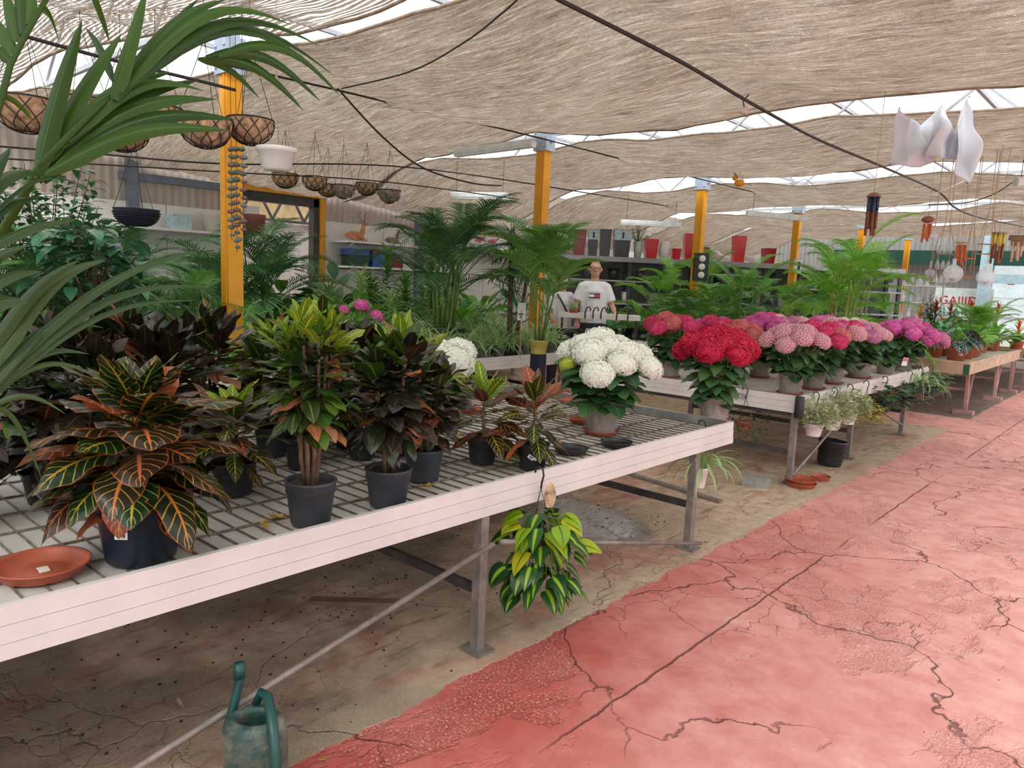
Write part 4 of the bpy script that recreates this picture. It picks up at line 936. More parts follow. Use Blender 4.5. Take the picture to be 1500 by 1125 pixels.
fore_frond(fp, [V((0, 0, .2)), V((.0, .1, .5)), L_(-60, 480, 1.30), L_(0, 345, 1.25), L_(35, 285, 1.22), L_(60, 240, 1.2), L_(110, 190, 1.2), L_(150, 150, 1.22), L_(180, 130, 1.25)],
  [(L_(52, 262, 1.2), L_(120, 25, 1.15), 0.035, .06), (L_(60, 245, 1.2), L_(178, 45, 1.2), 0.034, .05), (L_(60, 262, 1.2), L_(250, 95, 1.3), 0.038, .14), (L_(62, 265, 1.2), L_(290, 108, 1.32), 0.039, .12),
   (L_(66, 255, 1.2), L_(318, 135, 1.3), 0.035, .13), (L_(66, 252, 1.2), L_(345, 165, 1.3), 0.034, .12), (L_(64, 256, 1.2), L_(335, 183, 1.25), 0.031, .10), (L_(90, 215, 1.2), L_(270, 118, 1.3), .026, .16), (L_(100, 205, 1.2), L_(300, 122, 1.3), .024, .18), (L_(165, 145, 1.22), L_(215, -20, 1.2), 0.028, .0),
   (L_(168, 145, 1.22), L_(330, -10, 1.3), 0.030, .12), (L_(170, 140, 1.22), L_(430, 20, 1.35), 0.025, .2), (L_(172, 138, 1.22), L_(470, 50, 1.4), 0.025, .19), (L_(175, 135, 1.22), L_(492, 92, 1.45), 0.025, .22), (L_(175, 132, 1.22), L_(500, 118, 1.45), 0.024, .26),
   (L_(300, 84, 1.3), L_(470, 140, 1.4), 0.021, .18), (L_(298, 86, 1.3), L_(445, 155, 1.4), 0.020, .16), (L_(290, 86, 1.3), L_(380, 140, 1.4), 0.014, .12), (L_(320, 82, 1.3), L_(498, 128, 1.45), 0.020, .2), (L_(165, 118, 1.22), L_(125, 38, 1.3), 0.014, .05), (L_(225, 100, 1.25), L_(290, -6, 1.3), 0.018, .1)], L_fore, .009)
fore_frond(fp, [V((0, 0, .2)), V((0, .05, .6)), L_(-30, 250, 1.0), L_(3, 140, 1.0), L_(15, 95, 1.0), L_(38, 50, 1.0), L_(70, -5, 1.0)],
  [(L_(22, 62, 1.0), L_(3, -25, 1.0), .02, .0), (L_(30, 50, 1.0), L_(25, -30, 1.0), .02, .0), (L_(40, 35, 1.0), L_(45, -30, 1.0), .02, .0), (L_(16, 80, 1.0), L_(-15, 20, 1.0), .02, .05), (L_(14, 90, 1.0), L_(-25, 60, 1.0), .015, .05), (L_(58, 12, 1.0), L_(85, 55, 1.1), .010, .1), (L_(135, -8, 1.1), L_(160, 60, 1.15), .010, .02), (L_(2, 140, 1.0), L_(48, 175, 1.05), .008, .1)], L_fore, .006)
fore_frond(fp, [V((0, 0, .2)), V((.05, .1, .4)), L_(-120, 640, 1.25), L_(-40, 620, 1.2), L_(0, 560, 1.2), L_(60, 490, 1.22)],
  [(L_(-10, 560, 1.2), L_(290, 358, 1.35), 0.019, .10), (L_(-10, 570, 1.2), L_(305, 408, 1.4), 0.017, .14), (L_(-10, 575, 1.2), L_(285, 430, 1.4), 0.012, .12), (L_(-10, 540, 1.2), L_(155, 370, 1.25), 0.028, .16), (L_(-20, 520, 1.2), L_(115, 375, 1.2), 0.025, .1),
   (L_(-20, 590, 1.2), L_(130, 510, 1.3), 0.017, .2), (L_(-20, 600, 1.2), L_(95, 600, 1.25), 0.010, .22), (L_(-20, 600, 1.2), L_(60, 690, 1.25), 0.010, .3), (L_(-20, 560, 1.2), L_(150, 470, 1.3), 0.015, .2), (L_(-20, 585, 1.2), L_(170, 560, 1.35), 0.010, .25)], L_foreg, .007)
fore_frond(fp, [V((0, 0, .2)), V((.0, .1, .5)), L_(-80, 420, 1.1), L_(-30, 400, 1.1), L_(0, 380, 1.1)],
  [(L_(-30, 370, 1.1), L_(115, 318, 1.2), 0.018, .06), (L_(-30, 290, 1.1), L_(70, 252, 1.2), 0.028, .16), (L_(-40, 340, 1.1), L_(60, 285, 1.2), 0.025, .12), (L_(-30, 400, 1.1), L_(35, 360, 1.1), 0.017, .1), (L_(-30, 430, 1.1), L_(60, 395, 1.15), 0.020, .1), (L_(-40, 300, 1.1), L_(15, 215, 1.1), 0.028, .05), (L_(-30, 460, 1.1), L_(40, 440, 1.15), 0.028, .15), (L_(-40, 350, 1.1), L_(160, 285, 1.3), 0.007, .25)], L_foreg, .006)
# ---- hanging plants under the bench edges
def hook(mb_name, t, top, x):  # black S hook over the rim
    b = MB(); b.tube([(-.03, 0, top-.01), (-.028, 0, top+.012), (-.01, 0, top+.02), (.012, 0, top+.012), (.018, 0, top-.015), (.010, 0, top-.045), (.006, 0, top-.075)], .0048, 7)
    return b.build('hook', M_black, t)
def hang_pot(t, r, h, mat, ztop, wires=True):
    use('pot', pot_mesh(r, h, mat, .7), t); use('soil', soil_mesh(r, h), t)
    if wires:
        b = MB()
        for a in (.5, 2.6, 4.7): b.tube([(cos(a)*r, sin(a)*r, h-.01), (.006, 0, ztop-.07)], .0016, 4)
        b.build('hanger_wires', M_gstem if mat is M_white else M_black, t)
# variegated heart leaf philodendron
ph = thing('hanging_philodendron', 'trailing heart leaf philodendron with lime centres hanging on a black hook below the nearest bench', 'plant', (-1.985, 2.44, .37))
hook('h', ph, .375, 0); hang_pot(ph, .075, .10, M_black, .37)
random.seed(12); f = MB(); g = MB()
for i in range(95):
    a = U(0, 6.28); z = U(-.16, .21); rr = U(.05, .15)*(1.15-abs(z-.02)*1.6); p = V((cos(a)*rr+.02, sin(a)*rr*1.05, z)); g.tube([(cos(a)*.04, sin(a)*.04, .09), (cos(a)*.07, sin(a)*.07, (z+.12)/2+.02), p], .0018, 4)
    f.leaf(p, (cos(a), sin(a), U(-.9, .1)), U(.09, .125), U(.068, .088), droop=U(.5, 1.2), fold=.25, n=7, cols=3, prof='heart', mi=1 if (z > .04 and random.random() < .6) else 0, twist=U(-.5, .5), cup=.2)
for (y, z, x) in ((-.11, -.23, .03), (.05, -.20, .05), (.14, -.18, .03)): f.leaf((x, y, z+.08), (.15, U(-.2, .2), -1), .085, .055, .1, .25, 7, 3, 'heart')
f.build('foliage', [L_philo, L_philoy], ph); g.build('vines', M_gstem, ph)
tgm = MB(); grid_mesh(tgm, lambda u, v: (.001*sin(u*3), (u-.5)*.052*max(.05, sin(pi*min(1, .10+.9*v))**.6), v*.115), 8, 16)
tgo = tgm.build('hang_tag', None or P('flame_print_tag', (.80, .50, .30), .4, var=.5, sc=22), ph, (.030, .035, .215)); tgo.rotation_euler = (0, 0, radians(-45)); tgo['label'] = 'oval white and orange plant tag'
def hanging(label, loc, kind, r=.075, h=.10, mat=M_white, rim=.74, tilt=0, name='hanging_plant', seed=1, s=1):
    random.seed(seed); t = thing(name, label, 'plant', loc, 0); zt = rim-loc[2]; hook('h', t, zt, 0); hang_pot(t, r, h, mat, zt); f = MB()
    if kind == 'snow':
        for i in range(950):
            a = U(0, 6.28); u = U(0, 1); rr = .19*s*sqrt(U(.05, 1)); z = h+.02+.26*s*u*(1-.4*rr/.19)-rr*.25; aa = U(0, 6.28)
            f.leaf((cos(a)*rr, sin(a)*rr, z), (cos(aa), sin(aa), U(-.2, 1)), .042, .021, .6, .2, 3, 1, 'ovate')
        m_ = L_snow
    elif kind == 'coleus':
        for i in range(230):
            a = U(0, 6.28); rr = .12*s*sqrt(U(.05, 1)); z = h+.10*U(-.5, 1)-rr*.7; f.leaf((cos(a)*rr, sin(a)*rr, z), (cos(a), sin(a), U(-.5, .8)), .055, .035, .9, .2, 4, 1, 'ovate', wave=.3)
        m_ = L_coleus
    elif kind == 'pep':
        for i in range(95):
            a = U(0, 6.28); rr = .15*s*sqrt(U(.02, 1)); z = h+.02+.13*s*U(-.3, 1); f.leaf((cos(a)*rr, sin(a)*rr, z), (cos(a), sin(a), U(-.3, .5)), .085, .065, U(.2, .9), .1, 5, 2, 'heart', cup=.2)
        m_ = L_pep
    elif kind == 'spider':
        for i in range(46):
            a = i*2.4; e = U(.3, 1.4); f.leaf((cos(a)*.03, sin(a)*.03, h), (cos(a)*cos(e), sin(a)*cos(e), sin(e)), U(.2, .34)*s, .013, U(1.6, 2.8), .3, 7, 2, 'strap')
        m_ = L_spider
    elif kind == 'dry':
        for i in range(120):
            a = U(0, 6.28); rr = .2*s*sqrt(U(.05, 1)); z = h+.12*U(-1.2, .8); f.leaf((cos(a)*rr, sin(a)*rr, z), (cos(a), sin(a), U(-1, .6)), .045, .018, .9, .2, 4, 1, 'ovate')
        m_ = L_foreg
    f.build('foliage', m_, t); return t
HP = [((1167, 652), 'snow', 'cream speckled bushy plant in a white pot, nearest of those hanging on the second bench', M_white, 6.12), ((1192, 640), 'snow', 'cream speckled plant in a white pot, second along the second bench edge', M_white, 6.55),
      ((1217, 626), 'snow', 'cream speckled plant in a white pot touching the lime coloured plant', M_white, 6.95), ((1247, 630), 'coleus', 'lime and rust coloured plant in a brown pot hanging on the second bench', M_brown, 7.4),
      ((1277, 616), 'pep', 'round leaved dark green plant in a charcoal pot right of the lime coloured one', M_charc, 8.0), ((1318, 602), 'pep', 'dark green leafy plant in a black pot below the hanging pink flower heads', M_charc, 8.9), ((1340, 585), 'spider', 'green and cream spider plant above the black pot near the end of the second bench', M_charc, 9.35), ((1362, 588), 'pep', 'rightmost hanging plant at the end of the second bench in a grey pot', M_charc, 9.8)]
for i, ((px, py), k, lb, mt, y) in enumerate(HP):
    q = at_x(px, py, -2.12); z = {'snow': .40, 'coleus': .42, 'pep': .40, 'spider': .48}[k]
    hanging(lb, (-2.13, y, z if i not in (5,) else .36), k, .078 if mt is M_white else .085, .105, mt, seed=40+i, s=1.0 if k == 'snow' else 1.35)
hanging('straggly greyish plant in a dark pot under the near corner of the second bench', (-2.62, 5.86, .40), 'dry', .07, .08, M_brown, seed=60)
sp_ = hanging('spider plant in a tilted white pot under the far end of the nearest bench', (-2.10, 4.13, .34), 'spider', .055, .13, M_white, rim=.74, seed=61, s=1.05)
# ---- wooden bench plants
def bromeliad(label, loc, col, H=.42, seed=1, potmat=M_terra):
    random.seed(seed); t = thing('bromeliad', label, 'plant', loc); put_pot(t, .07, .11, potmat); f = MB(); g = MB(); t.scale = (1.5,)*3
    for i in range(26): a = i*2.4; e = U(.3, 1.2); f.leaf((0, 0, .1), (cos(a)*cos(e), sin(a)*cos(e), sin(e)), U(.26, .36), .034, U(.8, 1.6), .4, 6, 1, 'strap')
    g.tube([(0, 0, .1), (0, 0, H-.12)], .008, 6)
    for i in range(18): a = i*2.4; u = i/18; e = .5+u*.95; g.leaf((0, 0, H-.2+.12*u), (cos(a)*cos(e), sin(a)*cos(e), sin(e)), .13*(1-.3*u), .028, .3, .4, 5, 1, 'lance')
    f.build('foliage', L_broad, t); g.build('flower_spike', col, t); return t
for i, (px, d, col, hh, lb) in enumerate([(1347, 13.6, B_orange, .48, 'yellow and orange bromeliad, leftmost on the wooden bench'), (1369, 13.2, B_red, .55, 'scarlet bromeliad second from the left on the wooden bench'), (1391, 13.8, B_dred, .52, 'wine red bromeliad third from the left'), (1398, 12.6, B_red, .40, 'low red bromeliad leaning in front of the wine red one'),
        (1420, 13.4, B_red, .56, 'tall slim scarlet bromeliad above the silver veined leaf'), (1460, 13.2, B_red, .54, 'red star bromeliad left of the stiff leaved palm'), (1494, 12.8, B_orange, .36, 'orange bromeliad at the right picture edge'), (1380, 12.9, B_orange, .36, 'small orange bromeliad between the scarlet ones')]):
    q = at_d(px, 470, d); bromeliad(lb, (q.x, q.y, .69), col, hh+.03, seed=70+i)
al = thing('alocasia', 'alocasia with large dark leaves and silver veins in a terracotta pot', 'plant', (-2.30, 11.9, .69), 0); put_pot(al, .13, .17, M_terra)
use('price_label', label_mesh(.05, .03), al, (.135*sin(radians(35)), -.135*cos(radians(35)), .10), (0, 0, radians(35)))
f = MB(); random.seed(4)
for i in range(12):
    a = -1.0+i*.75; e = .5+.5*(i % 3)/2; q = V((cos(a)*.16, sin(a)*.16, .28+.05*(i % 4))); f.tube([(0, 0, .15), q*.6+V((0, 0, .1)), q], .006, 5, rnd=.9); f.leaf(q, (cos(a), sin(a), -.4), .26, .17, .8, .15, 8, 3, 'heart')
f.build('foliage', L_aloc, al)
for i, (x, y, fm, s, mt, lb) in enumerate([(-2.75, 11.75, BF[0], .8, M_charc, 'feathery plant in a charcoal pot with white label left of the alocasia'), (-2.28, 12.45, BL[1], .8, M_terra, 'small green plant in a terracotta pot behind the alocasia'), (-2.3, 13.0, broad_mesh(520, L_lime, 40, .12, .06, .18), 1.1, M_terra, 'lime and yellow leaved plant in a terracotta pot'),
        (-2.35, 13.45, broad_mesh(521, L_lime, 40, .12, .06, .18), 1.0, M_terra, 'yellow green leafy plant farther along the wooden bench'), (-2.95, 12.3, BD[0], .8, M_charc, 'dark glossy plant behind the silver veined alocasia'), (-2.9, 13.3, BD[1], .9, M_charc, 'broad dark plant below the red star bromeliad'), (-3.3, 11.9, BF[1], 1.0, M_charc, 'ferny plant behind the magenta flowers at the wooden bench end')]):
    small('leafy_plant', lb, (x, y, .69), fm, .13, s, pot=pot_mesh(.10, .15, mt), rz=i)
random.seed(91)
for i in range(20):
    x, y = -3.6+U(0, 1.3), 11.9+i*.16
    small('bench_plant', 'mixed leafy plant among the bromeliads on the wooden bench', (x, y, .69), [BD[0], BL[1], TS[0], BF[0], BL[0]][i % 5], .13, U(.7, 1.0), 'leafy plants among the bromeliads', pot=pot_mesh(.10, .15, M_terra))
def orchid(label, loc, m_, seed):
    random.seed(seed); t = thing('orchid', label, 'plant', loc); put_pot(t, .06, .1, M_white); g = MB(); f = MB(); g.tube([(0, 0, .1), (.02, 0, .35), (.10, 0, .5), (.2, .02, .52)], .004, 5); g.build('stem', M_gstem, t)
    for i in range(7):
        c = V((.04+.024*i, .003*i, .42+.02*i if i < 4 else .50)); 
        for k in range(5): a = k*1.2566; f.leaf(c, (.3, cos(a), sin(a)), .035, .03, 0, .1, 3, 1, 'ovate')
    f.build('flowers', m_, t); f2 = MB()
    for k in range(5): a = k*1.25; f2.leaf((0, 0, .1), (cos(a), sin(a), .5), .16, .05, .9, .2, 5, 1, 'strap')
    f2.build('foliage', L_broad, t)
for i, (px, d, m_, lb) in enumerate([(1352, 15.2, B_purple, 'lilac orchid left of the wooden bench bromeliads'), (1372, 15.0, B_purple, 'lilac orchid behind the scarlet bromeliad'), (1396, 15.4, PET['white'], 'cream flowered orchid under the glass bubble')]):
    q = at_d(px, 440, d); orchid(lb, (q.x, q.y, .695), m_, i)
# ================================================================ hanging things
def chains(t, r, h, top, mat=None, n=3, rad=.0022, apex=None):
    b = MB(); ap = V((0, 0, min(top, h+.45))) if apex is None else V((0, 0, apex))
    for i in range(n): a = 2*pi*i/n+.4; b.tube([(cos(a)*r, sin(a)*r, h), ap], rad, 4)
    b.tube([ap, (0, 0, top)], rad, 4); b.build('hanging_chain', mat or M_wire, t)
def coco_basket(label, loc, r, group=None, rz=0, fuzzy=False, name='hanging_basket', top=3.25):
    t = thing(name, label, 'basket', loc, rz, group); h = r*.98; b = MB()
    prof = [(.001, -h)]+[(r*sin(pi/2*j/9)**.85, -h*cos(pi/2*j/9)) for j in range(1, 10)]
    out = prof+[(r+.006, .012), (r-.012, .012)]+[(q[0]*.9, q[1]*.9) for q in prof[::-1]][1:]
    b.lathe(out, 26)
    if fuzzy:
        random.seed(int(r*1000)); 
        for i in range(120):
            a = U(0, 6.28); u = U(.1, 1); q = V((cos(a)*r*sin(u*1.5), sin(a)*r*sin(u*1.5), -h*cos(u*1.5))); b.tube([q, q*1.10+V((U(-.02, .02), U(-.02, .02), U(-.01, .03)))], [.012, .003], 4)
    b.build('fibre_liner', M_moss if fuzzy else M_coco, t)
    b = MB(); R = r+.008
    def sp(a, u): return V((cos(a)*R*sin(u)**.85, sin(a)*R*sin(u)**.85, -(h+.008)*cos(u)))
    if not fuzzy:
        for k in range(10):
            for s in (-1, 1): b.tube([sp(2*pi*k/10+s*j*.14, .18+j*(pi/2-.18)/8) for j in range(9)], .0032, 4, cap=False)
    b.tube([(cos(2*pi*i/24)*(r+.006), sin(2*pi*i/24)*(r+.006), .012) for i in range(25)], .005, 5, cap=False)
    b.tube([sp(2*pi*i/16, .19) for i in range(17)], .004, 4, cap=False); b.build('wire_frame', M_wire, t)
    chains(t, r, .012, hang_z(loc[0], loc[1])-loc[2]); return t
BK = [(40, 172, 4.3, .17, 'leftmost big coconut fibre basket, above the grey palm leaves'), (122, 166, 4.9, .15, 'coconut fibre basket mostly hidden behind the green palm leaf'), (180, 203, 4.6, .15, 'lowest hanging coconut fibre basket of the big ones'),
      (230, 178, 4.8, .15, 'coconut fibre basket above and right of the lowest one'), (301, 197, 4.4, .15, 'big coconut fibre basket just left of the first post'), (367, 195, 4.6, .135, 'big coconut fibre basket right of the first post, above the white pot')]
for i, (px, py, d, r, lb) in enumerate(BK):
    q = at_d(px, py, d)+V((0, 0, r*.5)); coco_basket(lb, q, r, rz=i)
SBK = [(418, 266, 8.2, .135, False, 'small coconut fibre basket below the white pot'), (461, 270, 8.2, .13, False, 'small coconut fibre basket second from the left in the far row'), (480, 280, 9.2, .13, False, 'dim coconut fibre basket behind the second small one'),
       (503, 282, 8.4, .13, True, 'shaggy grey fibre basket above the deer antlers'), (537, 278, 8.6, .12, False, 'small coconut fibre basket between the two shaggy ones'), (570, 289, 8.6, .13, True, 'shaggy grey fibre basket above the dog figurine')]
for i, (px, py, d, r, fz, lb) in enumerate(SBK):
    q = at_d(px, py, d)+V((0, 0, r*.5)); coco_basket(lb, q, r, rz=i, fuzzy=fz)
q = at_d(200, 308, 5.2); t = thing('wicker_basket', 'navy woven hanging basket in front of the ficus', 'basket', q); b = MB()
prof = [(.001, -.11)]+[(.148*sin(pi/2*j/10)**.7, -.11*cos(pi/2*j/10)) for j in range(1, 11)]; b.lathe(prof+[(.154, .008), (.14, .008), (.12, -.05), (.001, -.09)], 40)
for j in range(2, 10):
    rr, z = prof[j]; b.tube([(cos(2*pi*i/60)*(rr+.003+.003*(i % 2)), sin(2*pi*i/60)*(rr+.003+.003*(i % 2)), z) for i in range(61)], .005, 4, cap=False)
b.build('bowl', P('navy_wicker', (.010, .012, .035), .6, var=.5, sc=60), t); chains(t, .148, .0, 3.2-q.z)
q = at_d(405, 250, 4.6); t = thing('hanging_planter', 'white plastic bowl planter hanging right of the first post', 'planter', q); b = MB()
b.lathe([(.001, 0), (.075, 0), (.08, .01), (.088, .02), (.112, .105), (.122, .11), (.126, .135), (.118, .138), (.112, .11), (.08, .03), (.001, .02)], 30); b.build('bowl', M_white, t); chains(t, .12, .13, 3.2-q.z, M_rope, 3, .002)
# strand of stones beside the first post
q = at_d(346, 215, 5.0); t = thing('stone_strand', 'hanging strands of smooth stones in front of the first post', 'ornament', q); random.seed(6)
b = MB(); 
for k, (dx, ln) in enumerate(((-.035, .62), (.0, .70), (.045, .58))): b.tube([(dx*cos(YAW), dx*sin(YAW), 1.0), (dx*cos(YAW), dx*sin(YAW), .1), (dx*cos(YAW), dx*sin(YAW), -ln)], .0022, 4)
b.build('string', M_wire, t)
st = [P('stone_grey', (.20, .22, .19), .7, var=.25, sc=30), P('stone_mauve', (.22, .13, .12), .7, var=.25, sc=30), P('stone_green', (.13, .17, .13), .7, var=.25, sc=30)]
sm = []
for k in range(3): bb = MB(); bb.ball((0, 0, 0), 1, 12, (1, .75, .55)); sm.append(bb.mesh('stone', st[k]))
for k, (dx, ln, n) in enumerate(((-.035, .62, 12), (.0, .70, 14), (.045, .58, 11))):
    for i in range(n):
        s = U(.021, .034); ox = U(-.008, .008); use('stone', sm[random.randrange(3)], t, ((dx+ox)*cos(YAW), (dx+ox)*sin(YAW), -ln*(i+.3)/n), (U(-.3, .3), U(-.3, .3), YAW+U(-.4, .4)), s)
# cables and rods under the shade cloths
def cable(label, pts, r, mat=None, name='ceiling_cable', group=None):
    b = MB(); n = 8; P_ = [V(p) for p in pts]; out = []
    for i in range(len(P_)-1):
        for j in range(n):
            u = j/n; a = P_[max(0, i-1)]; b_ = P_[i]; c = P_[i+1]; d = P_[min(len(P_)-1, i+2)]
            out.append(.5*((2*b_)+(-a+c)*u+(2*a-5*b_+4*c-d)*u*u+(-a+3*b_-3*c+d)*u**3))
    out.append(P_[-1]); b.tube(out, r, 6); o = b.build(name, mat or M_wire, None); tag(o, label, 'cable', group); return o
XA = -5.8
cable('thin dark rod passing beside the second post bracket', [at_x(300, 88, XA), at_x(490, 131, XA), at_x(640, 167, XA), at_x(790, 202, XA), at_x(1000, 256, XA), at_x(1180, 300, XA)], .010)
cable('thick dark cable crossing the large cloth from the top edge to the wind chimes', [at_x(780, -22, -2.75), at_x(820, 0, -2.75), at_x(1000, 92, -2.75), at_x(1100, 151, -2.75), at_x(1200, 205, -2.75), at_x(1290, 243, -2.8), at_x(1374, 281, -2.8), at_x(1400, 305, -2.8), at_x(1440, 320, -2.8), at_x(1500, 332, -2.8)], .013)
cable('long wire running from the left edge past the first post', [at_x(-20, 213, -7.7), at_x(150, 226, -7.7), at_x(330, 240, -7.7), at_x(608, 246, -7.7), at_x(887, 287, -7.7), at_x(1033, 311, -7.7)], .010)
cable('lower wire carrying the small fibre baskets', [at_x(0, 232, -7.2), at_x(330, 252, -7.2), at_x(560, 266, -7.2), at_x(760, 292, -7.2)], .008)
cable('dark rod above the big fibre baskets at the upper left', [at_x(-10, 40, -4.4), at_x(150, 84, -4.4), at_x(290, 118, -4.4), at_x(345, 132, -4.4)], .010)
cable('loose cord drooping from the first cloth to the tall areca palm', [at_x(495, 130, -5.5), at_x(560, 200, -5.6), at_x(620, 246, -5.7), at_x(690, 268, -5.8), at_x(735, 272, -5.9)], .009)
cable('thin loose cord curving up across the large cloth', [at_z(500, 130, 3.05), at_z(600, 105, 3.02), at_z(680, 62, 2.98), at_z(740, 15, 2.98), at_z(762, -5, 2.98)], .006)
cable('thin cord hanging in front of the far cloths at the right', [at_d(1360, 300, 9), at_d(1420, 296, 9), at_d(1460, 282, 9), at_d(1490, 262, 9)], .008)
for i, (a, b_, lb) in enumerate([((1095, 290), (1180, 262), 'pale string tied up between the far cloths left of the blue chime'), ((1180, 262), (1270, 322), 'pale string sloping down toward the blue chime'), ((1290, 308), (1420, 262), 'pale string rising right of the blue chime')]):
    cable(lb, [at_d(a[0], a[1], 9.5), at_d((a[0]+b_[0])/2, (a[1]+b_[1])/2+4, 9.5), at_d(b_[0], b_[1], 9.5)], .005, M_cream, 'hanging_string')
# lamps
def tube_lamp(label, p, q, hang=True):
    p = V(p); q = V(q); t = thing('fluorescent_lamp', label, 'lamp', p.lerp(q, .5)); o = p.lerp(q, .5); b = MB()
    b.bar(p-o, q-o, .11, .05); b.bar(p-o+V((0, 0, .03)), q-o+V((0, 0, .03)), .06, .03); b.build('housing', P('pale_lamp_body', (.80, .88, .88), .5), t)
    b = MB(); b.bar(p-o+V((0, 0, -.035)), q-o+V((0, 0, -.035)), .09, .03); b.build('diffuser', P('milky_diffuser', (.86, .92, .92), .3), t)
    for s in (.1, .9): b = MB(); c = (p-o).lerp(q-o, s); b.tube([c, c+V((0, 0, max(.05, hang_z(o.x+c.x, o.y+c.y)-p.z)))], .004, 4); b.build('suspension_wire', M_wire, t)
    return t
tube_lamp('long lamp left of the second post bracket, biggest of the ceiling lamps', at_y(668, 224, 6.65), at_y(782, 209, 6.75))
tube_lamp('lamp seen through the top of the tall areca palm', at_d(660, 286, 10.6), at_d(745, 287, 10.6))
tube_lamp('lamp hanging above the grey and red planters on the far rack', at_d(909, 325, 14), at_d(998, 329, 14))
tube_lamp('lamp crossing in front of the fourth post', at_d(1094, 312, 13), at_d(1182, 320, 13))
tube_lamp('lamp cut by the right picture edge', at_d(1488, 266, 8.5), at_d(1560, 262, 8.5))
q = at_d(1090, 161, 6.0); t = thing('spotlight', 'small round lamp hanging from the thick cable', 'lamp', q); b = MB(); b.lathe([(.001, .02), (.02, .02), (.032, -.01), (.028, -.03), (.001, -.03)], 14); b.build('lamp_head', M_cream, t); b = MB(); b.tube([(0, 0, .02), (-.02, .01, .07), (.02, .02, .12)], .006, 5); b.build('bracket', M_dark, t)
q = at_d(1083, 268, 9.5); t = thing('bird_ornament', 'small yellow bird ornament hanging right of the third post bracket', 'ornament', q); b = MB(); b.ball((0, 0, 0), .06, 10, (1.2, .8, .8)); b.ball((-.06, -.02, .06), .032, 8); b.leaf((.05, .02, 0), (1, .5, -.3), .12, .05, .3); b.leaf((0, .03, .03), (.3, .2, 1), .12, .07, .3); b.leaf((0, -.05, .03), (-.3, -.4, .8), .12, .07, .3); b.build('body', M_yel, t); b = MB(); b.tube([(0, 0, .05), (0, 0, .35)], .003, 4); b.build('string', M_wire, t)
# white sheet pinned to the cloth edge
top = [(1317, 157, 6.3), (1335, 172, 6.25), (1350, 183, 6.35), (1368, 168, 6.3), (1384, 147, 6.2), (1389, 178, 6.4), (1397, 205, 6.45), (1404, 172, 6.3), (1411, 143, 6.2), (1419, 141, 6.25), (1425, 165, 6.2)]
bot = [(1303, 243, 6.3), (1325, 245, 6.25), (1350, 244, 6.3), (1368, 238, 6.25), (1360, 226, 6.1), (1378, 230, 6.05), (1392, 232, 6.2), (1398, 236, 6.3), (1396, 255, 6.1), (1415, 271, 6.15), (1434, 236, 6.2)]
T_ = [at_d(*p) for p in top]; B_ = [at_d(*p) for p in bot]
def cr(L, u):
    k = u*(len(L)-1); i = min(len(L)-2, int(k)); f = k-i; a, b_, c, d = L[max(0, i-1)], L[i], L[i+1], L[min(len(L)-1, i+2)]
    g = f*f*(3-2*f); return b_.lerp(c, .6*f+.4*g)
b = MB(); grid_mesh(b, lambda u, v: cr(T_, u).lerp(cr(B_, u), v)+_fw*(.05*sin(u*23)*sin(pi*v)+.03*sin(u*7+v*5)+.02*sin(v*9+u*30)), 100, 24)
sh = b.build('hanging_sheet', P('white_tarp', (.86, .88, .92), .45, var=.03)); so = sh.modifiers.new('thick', 'SOLIDIFY'); so.thickness = .003
s_ = NT('white_tarp_cloth'); s_.set((.80, .84, .90), .4); s_.translucent((.86, .88, .92), .35); sh.data.materials[0] = s_.m
tag(sh, 'crumpled white plastic sheet pinned up under the ceiling at the upper right', 'sheet')
b = MB()
for p in (T_[0], B_[0], B_[9], T_[9]): b.ball(p-_fw*.01+V((0, 0, -.01 if p in T_ else .012)), .006, 6)
g_ = b.build('eyelets', M_dark, None); g_.parent = sh
# wind chimes and glass
def chime(label, px, py, d, tubes, n, R, L, top='disc', topmat=None, group=None, mat2=None, sail=True):
    q = at_d(px, py, d); t = thing('wind_chime', label, 'wind chime', q, 0, group); random.seed(px); b = MB()
    if top == 'coconut': b.lathe([(.001, R*.9), (R*.7, R*.7), (R*1.15, R*.2), (R*1.2, 0), (R, 0), (.001, R*.5)], 16)
    elif top == 'ball': b.ball((0, 0, R*.5), R*1.1, 12, (1.2, 1.2, .7))
    elif top == 'roof':
        b.add([V((-R*1.5, -R*.8, 0)), V((R*1.5, -R*.8, 0)), V((R*1.5, R*.8, 0)), V((-R*1.5, R*.8, 0)), V((-R*1.5, 0, R)), V((R*1.5, 0, R))], [(0, 1, 5, 4), (2, 3, 4, 5), (0, 4, 3), (1, 2, 5), (0, 3, 2, 1)], smooth=False); b.box((-R, -R*.6, -R), (R, R*.6, 0))
    else: b.lathe([(.001, .012), (R*1.2, .012), (R*1.2, 0), (.001, 0)], 16)
    b.build('top_cap', topmat or M_brown, t)
    for i in range(n):
        a = 2*pi*i/n; l = L*(.7+.3*((i*3) % n)/n); c = V((cos(a)*R*.75, sin(a)*R*.75, 0)); b = MB()
        if mat2: b.tube([c, c+V((0, 0, -l*.42))], .013, 8); b.tube([c+V((0, 0, -l*.42)), c+V((0, 0, -l))], .0125, 8, mi=1); b.build('chime_tube', [mat2, tubes], t)
        else: b.tube([c+V((0, 0, -.02)), c+V((0, 0, -l))], R*.22, 8); b.build('chime_tube', tubes, t)
    b = MB(); b.tube([(0, 0, 0), (0, 0, hang_z(q.x, q.y)-q.z)], .0025, 4); b.build('string', M_rope, t); return t
M_bamb = P('reddish_bamboo', (.24, .09, .045), .5, var=.3, sc=14); M_bblue = P('blue_painted_bamboo', (.03, .07, .16), .5, var=.6, sc=18)
chime('blue and brown bamboo wind chime with a coconut cap', 1280, 289, 6.2, M_bamb, 6, .048, .37, 'coconut', None, None, M_bblue)
